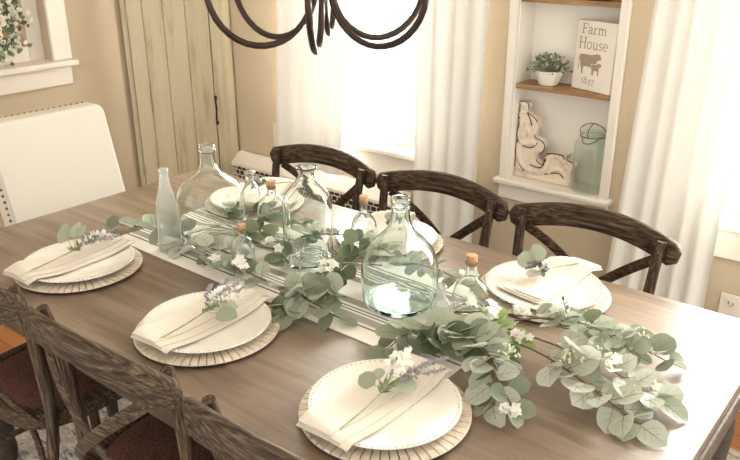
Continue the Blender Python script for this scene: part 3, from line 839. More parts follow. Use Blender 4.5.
S('grey green eucalyptus sprig arched up in the middle of the right cluster', [P(.52, .08, .02), P(.63, .085, .07), P(.74, .10, .08), P(.83, .10, .05)], 13, .052, 14, 'leaf', [('twig', .5, (0, 0, .0), .05)], tspan=(.30, 1))
S('dark stemmed eucalyptus sprig joining the two clusters in front of the right plate', [P(.40, .05, .02), P(.50, .10, .035), P(.60, .13, .03), P(.70, .19, .01)], 9, .048, 15, 'leaf_pale', [('flower', .55, (0, .0, .012), .016)])
S('large leaved eucalyptus sprig drooping forward past the nearest plate', [P(.45, -.01, .02), P(.52, -.05, .05), P(.61, -.10, .055), P(.70, -.168, .012)], 15, .060, 16, 'leaf', [('berry', .72, (.02, .02, .02), .021), ('flower', .98, (.01, -.01, .0), .014)])
S('eucalyptus sprig with pale undersides hanging toward the seed heads in front of the nearest plate', [P(.50, -.03, .03), P(.565, -.075, .055), P(.625, -.12, .05), P(.665, -.175, .012)], 12, .062, 41, 'leaf_pale')
S('dark green eucalyptus sprig in the cluster right of the large front jug', [P(.41, -.055, .012), P(.47, -.075, .032), P(.54, -.065, .045), P(.62, -.07, .035)], 14, .058, 17, 'leaf_dark')
S('eucalyptus sprig with broad leaves between the front jug and the nearest napkin', [P(.48, .0, .012), P(.43, -.055, .022), P(.40, -.09, .028), P(.385, -.135, .010)], 10, .062, 18, 'leaf')
S('eucalyptus sprig with white blossoms beside the small corked bottle on the right', [P(.46, .07, .008), P(.50, .05, .03), P(.55, .035, .04), P(.61, .025, .035)], 10, .046, 19, 'leaf_fresh', [('flower', .55, (0, .02, .025), .017), ('flower', .95, (.01, .0, .01), .015), ('flower', .1, (-.02, .03, .03), .014)])
S('broad leaved eucalyptus sprig lying on the runner left of the large front jug', [P(.17, -.03, .02), P(.11, -.085, .035), P(.08, -.12, .03), P(.10, -.165, .01)], 12, .060, 20, 'leaf')
S('eucalyptus sprig on the runner edge pointing at the front jug', [P(.02, -.085, .02), P(.09, -.11, .035), P(.15, -.115, .03), P(.205, -.105, .01)], 10, .058, 21, 'leaf', [('flower', .05, (0, .03, .01), .015)])
S('green eucalyptus sprig standing between the small jar and the front jug', [P(.06, -.02, .01), P(.10, .02, .05), P(.12, .06, .085), P(.10, .10, .10)], 10, .052, 22, 'leaf_dark', [('flower', .35, (-.02, -.02, .01), .016)])
S('eucalyptus sprig with white flowers in front of the small corked bottle on the left', [P(-.06, -.075, .012), P(-.13, -.095, .03), P(-.20, -.10, .025), P(-.27, -.09, .01)], 11, .048, 23, 'leaf', [('flower', .35, (0, .0, .015), .018), ('flower', .75, (0, -.01, .012), .015)])
S('eucalyptus sprig along the runner in front of the left jug', [P(-.16, -.02, .02), P(-.25, -.06, .04), P(-.33, -.075, .035), P(-.40, -.085, .01)], 10, .052, 24, 'leaf_pale')
S('eucalyptus sprig between the left jug and the tall cylinder bottle', [P(-.08, .03, .02), P(-.15, .03, .06), P(-.22, .05, .075), P(-.28, .07, .05)], 12, .048, 25, 'leaf_dark', [('flower', .2, (0, -.01, .02), .019)])
S('eucalyptus sprig at the far left tip of the garland with tiny dark leaves', [P(-.44, -.02, .02), P(-.53, -.03, .02), P(-.61, -.05, .015), P(-.70, -.07, .008)], 9, .060, 26, 'leaf', [('twig', .35, (-.06, .03, .0), .055)])
S('eucalyptus sprig behind the bottles on the far side of the left jug', [P(-.12, .21, .02), P(-.25, .225, .04), P(-.37, .225, .045), P(-.50, .21, .02)], 15, .050, 27, 'leaf_dark', [('flower', .1, (0, 0, .02), .016)])
S('eucalyptus sprig behind the tall cylinder bottle reaching the corked bottle', [P(-.20, .20, .01), P(-.10, .215, .04), P(.0, .25, .035), P(.09, .25, .02)], 10, .046, 28, 'leaf', [('flower', .75, (0, 0, .02), .014)])
S('eucalyptus sprig behind the large front jug', [P(.12, .19, .015), P(.21, .20, .04), P(.30, .195, .045), P(.37, .205, .02)], 10, .046, 29, 'leaf', [('flower', .9, (0.02, 0.0, .02), .016)])

# ------------------------------------------------------------------ bottles
def hollow(prof, wall):
    """closed outline of a blown wall: outside up to the lip, then back down the inside"""
    k = max(range(len(prof)), key=lambda i: prof[i][1]); out = prof[:k+1]; inn = []
    for i in range(len(out)):
        a = out[max(i-1, 0)]; b = out[min(i+1, len(out)-1)]; tx, tz = b[0]-a[0], b[1]-a[1]; l = math.hypot(tx, tz) or 1
        r, z = out[i][0]-tz/l*wall, out[i][1]+tx/l*wall
        if i > 0 and r > .0015: inn.append((r, z))
    zb = max(out[0][1]+wall*1.6, 0)
    inn = [(r, max(z, zb)) if z < .03 else (r, z) for r, z in inn]
    inn = [q for q in inn if q[1] <= out[-1][1]-.0002]
    return out+list(reversed(inn))+[(0, zb)]
def bottle(name, label, x, y, prof, wall=.0028, mat='glass', cork=None, seg=48, base=TZ+.0065, cat='bottle', group='glass bottles down the middle of the table'):
    t = thing(name, label, cat, (x, y, base), group=group)
    sp = [Vector((r, 0, z)) for r, z in prof]
    prof2 = [(max(0, q.x), q.z) for q in spline(sp, 4)]
    prof2 = hollow(prof2, wall)
    MB().lathe(prof2, seg, close=False).build('glass_body', mat, t, smooth=180)
    if cork:
        r, z0_, z1_ = cork
        MB().lathe([(0, z0_), (r*.86, z0_), (r*.92, z0_+.3*(z1_-z0_)), (r, z1_-.002), (r*.93, z1_), (0, z1_)], 18).build('cork', 'cork', t, smooth=40, label='brown cork stopper')
    return t
demi = [(0, .010), (.05, .006), (.078, .0), (.092, .012), (.098, .04), (.100, .08), (.099, .12), (.092, .152), (.078, .176), (.056, .195), (.036, .209), (.0255, .224), (.0215, .242), (.0205, .262), (.0215, .268), (.0245, .270), (.0245, .277), (.0215, .279), (.0235, .284), (.0222, .289), (.0185, .288), (.0175, .27), (.0175, .245)]
bottle('demijohn', 'large clear glass demijohn jug at the left end of the bottle row', -.405, .046, demi, mat='glass')
demi3 = [(0, .012), (.045, .008), (.072, .0), (.086, .010), (.092, .035), (.0935, .07), (.0925, .10), (.087, .128), (.075, .152), (.056, .174), (.039, .190), (.0285, .206), (.0235, .225), (.0215, .244), (.0225, .247), (.0235, .253), (.0215, .258), (.0235, .265), (.0235, .273), (.0205, .277), (.0180, .275), (.0180, .245)]
bottle('demijohn', 'large pale green glass demijohn jug nearest the camera with a ringed mouth', .264, .062, demi3, mat='glass_green')
bottle('cylinder_bottle', 'tall clear straight sided glass bottle with flared lip in the middle of the row', -.080, .107, [(0, .008), (.04, .005), (.060, .0), (.0665, .008), (.0675, .03), (.0675, .12), (.0675, .165), (.064, .185), (.054, .205), (.040, .222), (.028, .236), (.022, .248), (.0215, .258), (.0255, .266), (.0295, .271), (.0275, .273), (.020, .264), (.0190, .250)])
bottle('soda_bottle', 'slim frosty white glass soda bottle at the left end of the runner', -.453, -.072, [(0, .006), (.020, .004), (.030, .0), (.0345, .006), (.035, .03), (.033, .05), (.0345, .075), (.035, .10), (.031, .130), (.024, .160), (.0175, .185), (.0135, .21), (.0120, .226), (.0138, .228), (.0138, .236), (.0125, .2395), (.0098, .238), (.0098, .22)], mat='frost')
bottle('stoppered_bottle', 'small clear glass bottle with a glass ball stopper, behind the left jug', -.395, .192, [(0, .005), (.018, .003), (.024, .0), (.0275, .008), (.0275, .09), (.026, .115), (.018, .135), (.011, .145), (.0105, .150), (.0155, .156), (.0165, .166), (.0150, .176), (.008, .181), (0, .182)])
bottle('corked_bottle', 'round shouldered clear bottle with cork between the left jug and the cylinder bottle', -.252, .142, [(0, .006), (.025, .004), (.036, .0), (.0425, .01), (.0425, .06), (.0435, .095), (.040, .118), (.030, .136), (.018, .147), (.0125, .155), (.0120, .170), (.0140, .171), (.0140, .176), (.0105, .177), (.0100, .165)], cork=(.0135, .166, .190))
bottle('corked_bottle', 'smallest clear corked bottle standing low in the left greenery', -.166, -.052, [(0, .005), (.020, .003), (.027, .0), (.0300, .006), (.0300, .05), (.0295, .075), (.024, .093), (.0145, .103), (.0112, .110), (.0112, .122), (.0128, .123), (.0126, .128), (.0098, .128), (.0092, .118)], cork=(.0112, .120, .139))
bottle('glass_jar', 'small clear ribbed glass jar with wide threaded mouth before the cylinder bottle', .010, .024, [(0, .005), (.022, .003), (.029, .0), (.0345, .006), (.0345, .045), (.0325, .058), (.029, .064), (.029, .069), (.031, .071), (.029, .074), (.031, .077), (.029, .081), (.0305, .086), (.0275, .087), (.0265, .07)], cat='jar')
bottle('corked_bottle', 'tall rounded clear bottle with cork between the cylinder bottle and the front jug', .030, .212, [(0, .006), (.022, .004), (.031, .0), (.0360, .008), (.0360, .06), (.0362, .09), (.033, .112), (.024, .128), (.014, .139), (.0112, .147), (.0108, .168), (.0125, .169), (.0125, .174), (.0095, .175), (.009, .16)], cork=(.0120, .163, .188))
bottle('corked_bottle', 'squat round bellied clear bottle with cork, rightmost in the row', .416, .140, [(0, .006), (.024, .004), (.034, .0), (.0405, .010), (.0430, .03), (.0415, .048), (.036, .066), (.024, .080), (.0150, .088), (.0130, .10), (.0128, .124), (.0145, .125), (.0145, .131), (.0110, .132), (.0105, .115)], cork=(.0135, .118, .145))
bottle('bud_vase', 'tiny frosted white glass bud bottle in front of the green jug', .392, .052, [(0, .004), (.015, .002), (.021, .0), (.0248, .006), (.0250, .03), (.0225, .046), (.015, .058), (.0108, .066), (.0100, .082), (.0122, .087), (.0125, .092), (.0095, .093), (.0085, .08)], mat='frost', cat='vase')

# ------------------------------------------------------------------ place settings
def make_charger(label):
    t = thing('charger_plate', label, 'charger', (0, 0, TZ), group='wooden charger plates')
    MB().lathe([(0, .0005), (.150, .0005), (.163, .004), (.1645, .008), (.163, .0085), (0, .0085)], 72).build('base_disc', 'charger_dark', t, smooth=30)
    sl = MB(); ns = 56
    for k in range(ns):
        a0 = 2*PI*(k+.02)/ns; a1 = 2*PI*(k+.98)/ns; am = (a0+a1)/2
        def q(r, a, z): return (r*math.cos(a), r*math.sin(a), z)
        rin, ro = .095, .1655
        vs = []
        for r, zt in ((rin, .0115), (.150, .0125), (ro-.003, .0118), (ro, .0085)):
            vs += [q(r, a0, .0082), q(r, a0+(a1-a0)*.09, zt), q(r, a1-(a1-a0)*.09, zt), q(r, a1, .0082)]
        fs = [(i*4+j, i*4+4+j, i*4+5+j, i*4+1+j) for i in range(3) for j in range(3)]+[(0, 1, 2, 3), (15, 14, 13, 12)]
        sl.add(vs, fs)
    sl.build('slat_ring', 'charger', t, smooth=0)
    return t
def make_plate(label):
    t = thing('dinner_plate', label, 'plate', (0, 0, TZ+.0125), group='ivory dinner plates')
    MB().lathe([(0, .003), (.078, .003), (.080, .0), (.086, .0), (.090, .003), (.118, .0075), (.1435, .0140), (.1468, .0160), (.1455, .0180), (.142, .0172), (.119, .0122), (.098, .0085), (.086, .0075), (0, .0075)], 72).build('dish', 'plate', t, smooth=60)
    bd_ = MB(); nb = 84
    for k in range(nb):
        a = 2*PI*k/nb; bd_.ball((.1408*math.cos(a), .1408*math.sin(a), .0172), .0029, 6, 4, (1, 1, .8))
    bd_.build('beaded_rim', 'plate', t, smooth=180)
    return t
SET = {'A': (-.546, -.306), 'B': (-.007, -.312), 'C': (.506, -.308), 'D': (.510, .340), 'E': (.002, .350), 'F': (-.558, .350)}
WHERE = {'A': 'left on the near side, before the soda bottle', 'B': 'in the middle of the near side', 'C': 'nearest the camera',
         'D': 'at the right of the far side', 'E': 'hidden behind the large green jug', 'F': 'behind the left jug on the far side'}
c0 = make_charger(''); p0 = make_plate('')
for i, (k, (x, y)) in enumerate(SET.items()):
    lc = 'slatted wooden charger under the plate '+WHERE[k]; lp = 'ivory beaded plate '+WHERE[k]
    if i == 0: c0.location = (x, y, TZ+.0003); c0['label'] = lc; p0.location = (x, y, TZ+.0127); p0['label'] = lp
    else: copy_thing(c0, (x, y, TZ+.0003), i*.3, lc); copy_thing(p0, (x, y, TZ+.0127), i*.4, lp)

def napkin(label, c, pc, rz, L=.325, W=.122, seed=0, bulge=.0):
    """folded cloth across a plate; c its centre, pc the plate centre"""
    t = thing('cloth_napkin', label, 'napkin', (c[0], c[1], TZ+.03), rz, group='cream folded napkins')
    ca_, sa_ = math.cos(rz), math.sin(rz)
    def base(x, y):
        wx = c[0]+ca_*x-sa_*y-pc[0]; wy = c[1]+sa_*x+ca_*y-pc[1]; r = math.hypot(wx, wy)
        h = .0205 if r < .086 else (.0205+(r-.086)/.0585*.0125 if r < .1490 else .0340-(r-.1490)*.32)
        return max(h, .0175)
    def sheet(x0, x1, y0, y1, th, lift, nm, curl=0):
        mb = MB(); nx_, ny_ = 14, 34; vs = []
        for j in range(ny_+1):
            for i in range(nx_+1):
                x = x0+(x1-x0)*i/nx_; y = y0+(y1-y0)*j/ny_
                # cloth bridges the hollow of the plate along its length
                hh = sum(base(x+dx, y+dy) for dx, dy in ((0, 0), (0, .03), (0, -.03), (.02, 0), (-.02, 0)))/5
                hh = max(hh, base(x, y))
                z = TZ-(TZ+.03)+hh+lift+.0055+.0018*noise.noise((x*16+seed, y*11, seed*3.1))+bulge*math.exp(-((y-.09)/.05)**2)
                vs.append((x+.004*noise.noise((y*8, seed, 1)), y, z))
        m_ = len(vs); W2_ = nx_+1
        vs2 = [(a, b, c_-th) for a, b, c_ in vs]
        f1 = [(j*W2_+i, j*W2_+i+1, (j+1)*W2_+i+1, (j+1)*W2_+i) for j in range(ny_) for i in range(nx_)]
        f2 = [(m_+q[3], m_+q[2], m_+q[1], m_+q[0]) for q in f1]
        bd2 = list(range(W2_))+[j*W2_+nx_ for j in range(1, ny_+1)]+[ny_*W2_+i for i in range(nx_-1, -1, -1)]+[j*W2_ for j in range(ny_-1, 0, -1)]
        mb.add(vs+vs2, f1+f2+[(a, a+m_, b+m_, b) for a, b in zip(bd2, bd2[1:]+bd2[:1])])
        return mb.build(nm, 'napkin', t, smooth=70)
    sheet(-W/2, W/2, -L/2, L/2, .003, 0, 'lower_fold')
    sheet(-W/2+.003, W/2-.016, -L/2+.002, L/2-.006, .003, .0036, 'upper_fold')
    sheet(-W/2+.002, W/2-.040, -L/2+.003, L/2-.014, .0025, .0070, 'top_fold')
    return t
NL = 'cream napkin across the plate '
napkin(NL+WHERE['A'], (-.566, -.315), SET['A'], .03, seed=1)
napkin(NL+WHERE['B'], (-.018, -.306), SET['B'], .02, seed=2)
napkin(NL+WHERE['C'], (.490, -.308), SET['C'], -.02, seed=3)
napkin(NL+WHERE['D'], (.508, .384), SET['D'], PI-.12, .29, .125, seed=4)
napkin(NL+WHERE['E'], (-.030, .400), SET['E'], PI+.5, .28, .13, seed=5, bulge=.012)
napkin(NL+WHERE['F'], (-.560, .390), SET['F'], PI+.35, .29, .14, seed=6, bulge=.008)

def posy(label, base, rz, spikes, leaves, stem_len, seed, whites=()):
    """lavender and leaf posy lying on a napkin; local y runs from the stem end to the tips"""
    t = thing('lavender_posy', label, 'flower sprig', base, rz, group='lavender posies laid on the napkins')
    rnd = random.Random(seed)
    st = MB().tube(spline([(0, 0, .004), (.002, stem_len*.5, .008), (0, stem_len, .014)], 5), .0019, 6)
    st.build('stem', 'stem_green', t)
    node = Vector((0, stem_len, .014))
    for (dx, dy, dz) in spikes:
        e = node+Vector((dx, dy, dz)); mid = (node+e)/2+Vector((0, 0, .010)); pts = spline([node, mid, e], 8)
        sp = MB().tube(pts, .0011, 5).build('lavender_stem', 'stem_green', t)
        fl = MB()
        for k in range(46):
            q = .30+.70*k/45; c, tn = along(pts, q)
            d = Vector((rnd.gauss(0, 1), rnd.gauss(0, 1), rnd.gauss(0, 1))); d = (d-tn*d.dot(tn)).normalized()+tn*.7
            leaf(fl, c, d, tn, .0115*(1.15-.55*q), .62, .3, .1, 3)
        fl.build('florets', 'lav', sp, smooth=180, label='purple grey lavender florets')
    for (dx, dy, dz) in whites:
        e = node+Vector((dx, dy, dz)); pts = spline([node, (node+e)/2+Vector((0, 0, .012)), e], 8)
        sp = MB().tube(pts, .0011, 5).build('blossom_stem', 'stem_green', t)
        fl = MB()
        for k in range(30):
            q = .35+.65*k/29; c, tn = along(pts, q)
            d = Vector((rnd.gauss(0, 1), rnd.gauss(0, 1), rnd.gauss(.3, 1))); d = (d-tn*d.dot(tn)).normalized()+tn*.5
            leaf(fl, c, d, tn, .016*(1.1-.4*q), .7, .3, .2, 3)
        fl.build('white_blossoms', 'petal', sp, smooth=180, label='small white blossoms')
    lm = MB(); lt_ = MB()
    for (dx, dy, dz, sz, nx_, ny_) in leaves:
        e = node+Vector((dx, dy, dz))*.45; lt_.tube([node, e], .0009, 4)
        leaf(lm, e, Vector((dx, dy, dz)), (nx_, ny_, 1), sz, .92, .12, .15)
    lm.build('leaves', 'leaf', t, smooth=180, floorz=-.004); lt_.build('leaf_stalks', 'stem_green', t)
    fz = MB()
    for k in range(16):
        d = Vector((rnd.uniform(-1, 1), rnd.uniform(-.1, 1.4), rnd.uniform(.0, .9)))
        leaf(fz, node+Vector((0, rnd.uniform(-.01, .02), 0)), d, (0, 0, 1), rnd.uniform(.014, .026), .34, .1, .2, 3)
    fz.build('small_leaves', 'leaf_dark', t, smooth=180, floorz=-.004)
    return t
NZ = TZ+.038
posy('lavender posy with round green leaves on the left napkin of the near side', (-.545, -.462, NZ), .10, [(.0, .130, .012), (.035, .125, .008), (-.02, .115, .02), (.045, .095, .01)], [(-.075, .020, .040, .060, .5, -2.6), (-.045, .050, .055, .052, .2, -2.4), (-.02, .06, .065, .036, .3, -1.5)], .155, 1, [(.012, .10, .02)])
posy('lavender posy with dark purple tips on the middle napkin of the near side', (.0, -.452, NZ), .04, [(-.045, .115, .022), (-.02, .145, .022), (.012, .150, .015), (-.06, .075, .02)], [(.06, .02, .004, .052, .1, -.3), (.045, .05, .01, .045, .2, -.3), (.02, .055, .01, .04, 0, -.5)], .135, 2, [(.03, .085, .012), (-.02, .08, .02)])
posy('lavender posy with a large white bloom on the napkin nearest the camera', (.509, -.442, NZ), .03, [(.045, .150, .014), (.03, .125, .012), (-.03, .125, .024), (.058, .120, .008)], [(-.045, .0, .01, .040, -.2, -.6), (-.05, .04, .014, .034, 0, -.6), (.03, .045, .004, .045, .2, -.4)], .130, 3, [(-.012, .105, .03), (-.035, .085, .022), (.005, .08, .024)])
posy('posy with three round pale leaves on the napkin of the right far plate', (.552, .505, NZ), PI-.42, [(.03, .045, .01), (-.035, .05, .006), (.015, .06, .006)], [(.040, .010, .030, .052, 0, 1.6), (-.020, .075, .008, .050, -.2, 1.2), (.075, .045, .012, .050, .3, 1.6)], .130, 4, [(-.02, .035, .01)])
posy('posy of small green sprigs on the far left napkin behind the corked bottle', (-.52, .49, NZ+.006), PI-.3, [(.03, .06, .01), (-.03, .06, .01)], [(.03, .03, .02, .036, 0, .8)], .10, 5)
posy('posy lying on the middle far napkin behind the green jug', (.0, .49, NZ+.008), PI+.2, [(.02, .06, .01), (-.02, .06, .01)], [(.03, .03, .02, .036, 0, .8)], .09, 6)

# ------------------------------------------------------------------ niche things
ZS, ZB_ = 1.0612, .6832
pt = thing('potted_plant', 'small bushy green plant in a white tapered pot on the wooden niche shelf', 'plant', (-.030, 1.397, ZS))
MB().lathe([(0, 0), (.032, .0), (.036, .004), (.055, .052), (.0565, .056), (.053, .056), (.049, .048), (0, .048)], 10).build('pot', 'pot', pt, smooth=20)
rnd = random.Random(5); fo = MB(); wt = MB(); stm = MB()
for k in range(150):
    a = rnd.uniform(0, 2*PI); el = rnd.uniform(-.05, 1.45); r = .082*rnd.uniform(.55, 1.0)
    d = Vector((math.cos(a)*math.cos(el)*1.0, math.sin(a)*math.cos(el)*.62, math.sin(el)*.70))
    p = Vector((0, 0, .052))+d*r; stm.tube([Vector((d.x*.02, d.y*.02, .046)), p], .0006, 3)
    for q in range(3):
        leaf(wt if rnd.random() < .22 else fo, p, d+Vector((rnd.uniform(-1, 1), rnd.uniform(-.6, .6), rnd.uniform(-.5, .8))), (rnd.uniform(-.5, .5), -.6, 1), rnd.uniform(.011, .020), .6, .15, .1, 3)
fo.build('foliage', 'leaf', pt, smooth=180); wt.build('white_buds', 'petal', pt, smooth=180, label='tiny white buds'); stm.build('stems', 'stem_green', pt)

# farmhouse sign: serif lettering built from strokes
def arc(cx, cy, rx, ry, a0, a1, n=10): return [(cx+rx*math.cos(math.radians(a0+(a1-a0)*i/n)), cy+ry*math.sin(math.radians(a0+(a1-a0)*i/n))) for i in range(n+1)]
T_, H_ = .12, .06
GL = {
 'F': (.66, [([(.16, 0), (.16, 1)], T_), ([(.02, .03), (.32, .03)], H_), ([(.02, .97), (.60, .97)], H_), ([(.58, 1), (.58, .76)], H_), ([(.16, .52), (.46, .52)], H_), ([(.46, .63), (.46, .41)], H_)]),
 'a': (.58, [(arc(.24, .48, .17, .15, 150, 20, 6)+[(.41, .40), (.41, .10), (.45, .03), (.54, .03)], .10), ([(.41, .38), (.30, .36)]+arc(.22, .19, .15, .16, 80, 290, 8)+[(.36, .08), (.41, .14)], .085)]),
 'r': (.48, [([(.15, .02), (.15, .62)], .11), ([(.02, .03), (.30, .03)], H_), ([(.04, .62), (.15, .62)], H_), ([(.15, .42), (.22, .56), (.32, .62), (.42, .58)], .085)]),
 'm': (1.0, [([(.15, .02), (.15, .62)], .11), ([(.02, .03), (.28, .03)], H_), ([(.04, .62), (.15, .62)], H_), ([(.15, .46), (.24, .59), (.35, .62), (.46, .56), (.48, .44), (.48, .02)], .10), ([(.37, .03), (.60, .03)], H_), ([(.48, .46), (.58, .59), (.68, .62), (.78, .56), (.81, .44), (.81, .02)], .10), ([(.70, .03), (.94, .03)], H_)]),
 'H': (.88, [([(.17, 0), (.17, 1)], T_), ([(.70, 0), (.70, 1)], T_), ([(.17, .52), (.70, .52)], H_), ([(.03, .03), (.31, .03)], H_), ([(.03, .97), (.31, .97)], H_), ([(.56, .03), (.84, .03)], H_), ([(.56, .97), (.84, .97)], H_)]),
 'o': (.60, [(arc(.29, .32, .22, .30, 0, 360, 20), .09)]),
 'u': (.66, [([(.15, .62), (.15, .20), (.20, .07), (.30, .03), (.40, .07), (.49, .18)], .10), ([(.49, .62), (.49, .03), (.60, .03)], .10), ([(.04, .61), (.15, .61)], H_), ([(.38, .61), (.49, .61)], H_)]),
 's': (.48, [(arc(.24, .47, .15, .14, 20, 250, 9)+arc(.23, .18, .17, .15, 70, -165, 9), .085)]),
 'e': (.56, [([(.08, .34), (.46, .34)]+arc(.27, .32, .20, .30, 5, 315, 16), .08)]),
 '1': (.44, [([(.22, .02), (.22, .72)], .11), ([(.08, .03), (.36, .03)], H_), ([(.09, .62), (.22, .72)], H_)]),
 '8': (.58, [(arc(.28, .70, .17, .17, 0, 360, 16), .085), (arc(.28, .26, .21, .24, 0, 360, 18), .09)]),
 '4': (.60, [([(.40, -.22), (.40, .66)], .10), ([(.40, .66), (.05, .05), (.56, .05)], H_), ([(.28, -.20), (.52, -.20)], H_)]),
 '7': (.54, [([(.05, .62), (.48, .62)], .10), ([(.48, .62), (.30, .25), (.20, -.22)], .09), ([(.06, .62), (.06, .48)], H_)]),
}
def lettering(mb, text, x, z, h, squeeze=1.0, y=-.0006, shear=0):
    for ch_ in text:
        wd, strokes = GL[ch_]
        for pts, w_ in strokes:
            n_ = len(pts); vs = []
            for i in range(n_):
                ax, az = pts[max(i-1, 0)]; bx, bz = pts[min(i+1, n_-1)]; tx, tz = bx-ax, bz-az; l = math.hypot(tx, tz) or 1
                nx_, nz_ = -tz/l*w_/2, tx/l*w_/2; px, pz = pts[i]
                for s_ in (1, -1): vs.append((x+(px+s_*nx_)*h*squeeze, y, z+(pz+s_*nz_)*h))
            mb.add(vs, [(2*i, 2*i+1, 2*i+3, 2*i+2) for i in range(n_-1)])
        x += wd*h*squeeze
    return x
SW, SH, ST = .184, .247, .034
sg = thing('wooden_sign', 'cream block sign with Farm House lettering and a cow, leaning on the niche shelf', 'sign', (.146, 1.372, ZS+.0005), math.radians(-19.5))
lean = Matrix.Rotation(math.radians(-2.0), 4, 'X')
def sbuild(mb, nm, mat, **kw):
    mb.v = [tuple(lean @ Vector(q)) for q in mb.v]; return mb.build(nm, mat, sg, **kw)
sbuild(MB().box(-SW/2, SW/2, 0, ST, 0.001, SH), 'block', 'sign', smooth=0, bevel=.0025)
L1 = MB(); lettering(L1, 'Farm', -SW/2+.022, SH*.815, .036, 1.20); sbuild(L1, 'lettering', 'ink', smooth=0, label='taupe word Farm')
L2 = MB(); lettering(L2, 'House', -SW/2+.014, SH*.600, .041, 1.06); sbuild(L2, 'lettering', 'ink', smooth=0, label='taupe word House')
L3 = MB(); lettering(L3, '1847', -SW/2+.045, SH*.105, .026, 1.12); sbuild(L3, 'lettering', 'ink', smooth=0, label='taupe number 1847')
cow = [(.02, .50), (.00, .62), (.01, .80), (.05, .90), (.20, .93), (.40, .92), (.60, .94), (.72, .98), (.78, 1.03), (.84, 1.00), (.90, 1.02), (.95, .94), (1.0, .80), (.97, .73), (.90, .74), (.84, .68), (.80, .55), (.76, .42), (.73, .30), (.73, .04), (.76, .0), (.66, .0), (.65, .20), (.62, .33), (.48, .34), (.34, .36), (.26, .34), (.24, .20), (.25, .04), (.27, .0), (.17, .0), (.16, .16), (.14, .28), (.10, .38), (.07, .60), (.05, .68), (.04, .30), (.02, .16), (.0, .18), (.01, .34)]
calf = [(.60, .34), (.59, .44), (.62, .50), (.76, .50), (.86, .53), (.90, .60), (.95, .58), (1.02, .57), (1.05, .46), (1.03, .42), (.98, .43), (.95, .34), (.95, .05), (.96, .0), (.90, .0), (.89, .20), (.74, .22), (.70, .20), (.69, .0), (.63, .0), (.64, .22)]
def flat(poly, ox, oz, sx, sz, y):
    mb = MB(); mb.add([(ox+x*sx, y, oz+z*sz) for x, z in poly], [tuple(range(len(poly)))]); return mb
sbuild(flat(cow, -SW/2+.022, SH*.245, .106, .074, -.0005), 'cow_silhouette', 'ink', smooth=0, label='taupe painted cow silhouette')
outl_ = [( .585+(x-.585)*1.0, z) for x, z in calf]
big = [(x+(-.012 if x < .8 else .012), z+(.018 if z > .1 else 0)) for x, z in calf]
sbuild(flat(big, -SW/2+.022, SH*.245, .106, .074, -.0008), 'calf_outline', 'sign', smooth=0)
sbuild(flat(calf, -SW/2+.022, SH*.245, .106, .074, -.0011), 'calf_silhouette', 'ink', smooth=0, label='taupe painted calf silhouette')

# antique corbel
cor = thing('carved_corbel', 'antiqued cream carved scroll corbel standing on the niche sill', 'ornament', (-.0355, 1.40, ZB_))
OUT = [(-.167, 0), (-.155, .040), (-.164, .092), (-.158, .123), (-.145, .131), (-.156, .182), (-.147, .229), (-.164, .261), (-.162, .295), (-.147, .314), (-.119, .312), (-.112, .29), (-.117, .273), (-.085, .255), (-.068, .230), (-.074, .195), (-.078, .177), (-.046, .165), (-.033, .150), (-.037, .126), (-.060, .105), (-.064, .086), (-.044, .070), (-.014, .076), (-.004, .098), (.007, .115), (.048, .119), (.070, .131), (.063, .110), (.091, .098), (.097, .082), (.083, .062), (.088, .010), (.088, 0)]
OUT = [(x*1.0+.04+.012, z) for x, z in OUT]
OUT = [(max(x, -.104), z*.97) for x, z in OUT]
sp = spline([(x, 0, z) for x, z in OUT], 3); poly = [(q.x, max(0, q.z)) for q in sp]
MB().extrude(poly, -.018, .018).build('scroll_body', 'distress', cor, smooth=50, bevel=.004, seg=2)
MB().box(-.103, .136, -.026, .024, 0.0005, .018).build('base_moulding', 'distress', cor, smooth=0, bevel=.004)
rl = MB()
for pth, r0, r1 in (([(-.085, .295), (-.070, .285), (-.072, .265), (-.088, .262), (-.090, .245), (-.072, .228), (-.050, .222)], .009, .007),
                    ([(-.088, .235), (-.085, .205), (-.092, .180), (-.085, .150), (-.060, .140), (-.030, .150), (-.022, .140)], .010, .008),
                    ([(-.088, .140), (-.090, .100), (-.075, .060), (-.045, .038), (-.010, .036), (.020, .046), (.035, .070), (.045, .098)], .012, .009),
                    ([(.035, .095), (.060, .108), (.085, .106), (.105, .088), (.118, .070), (.112, .055)], .009, .007),
                    ([(.045, .040), (.070, .058), (.095, .060), (.118, .040)], .009, .006),
                    ([(-.060, .200), (-.050, .180), (-.062, .165)], .009, .008), ([(-.095, .055), (-.085, .040), (-.070, .030)], .008, .007)):
    p_ = spline([(x, -.018, z) for x, z in pth], 5); rl.tube(p_, r0, 8, radii=[r0+(r1-r0)*i/(len(p_)-1) for i in range(len(p_))])
rl.build('raised_scrolls', 'distress', cor)
gv = MB()
for pth in ([(-.098, .292), (-.098, .262), (-.092, .235)], [(-.064, .262), (-.050, .240), (-.040, .214)], [(-.074, .130), (-.055, .126), (-.030, .130), (-.012, .150)], [(-.098, .150), (-.100, .110), (-.088, .060), (-.060, .026)], [(-.035, .058), (.0, .052), (.018, .062), (.026, .092)], [(.030, .114), (.060, .120), (.098, .118), (.108, .105)], [(.030, .030), (.060, .040), (.090, .045), (.110, .030)]):
    gv.tube(spline([(x, -.0195, z) for x, z in pth], 5), .0022, 5)
for a_, b_ in ((3, 22), (26, 42), (46, 60), (63, 78), (82, 92)):
    gv.tube([(q.x, -.0182, q.z) for q in sp[a_:b_]], .0019, 5)
gv.build('carved_grooves', 'darkedge', cor, label='dark antiqued carving lines')

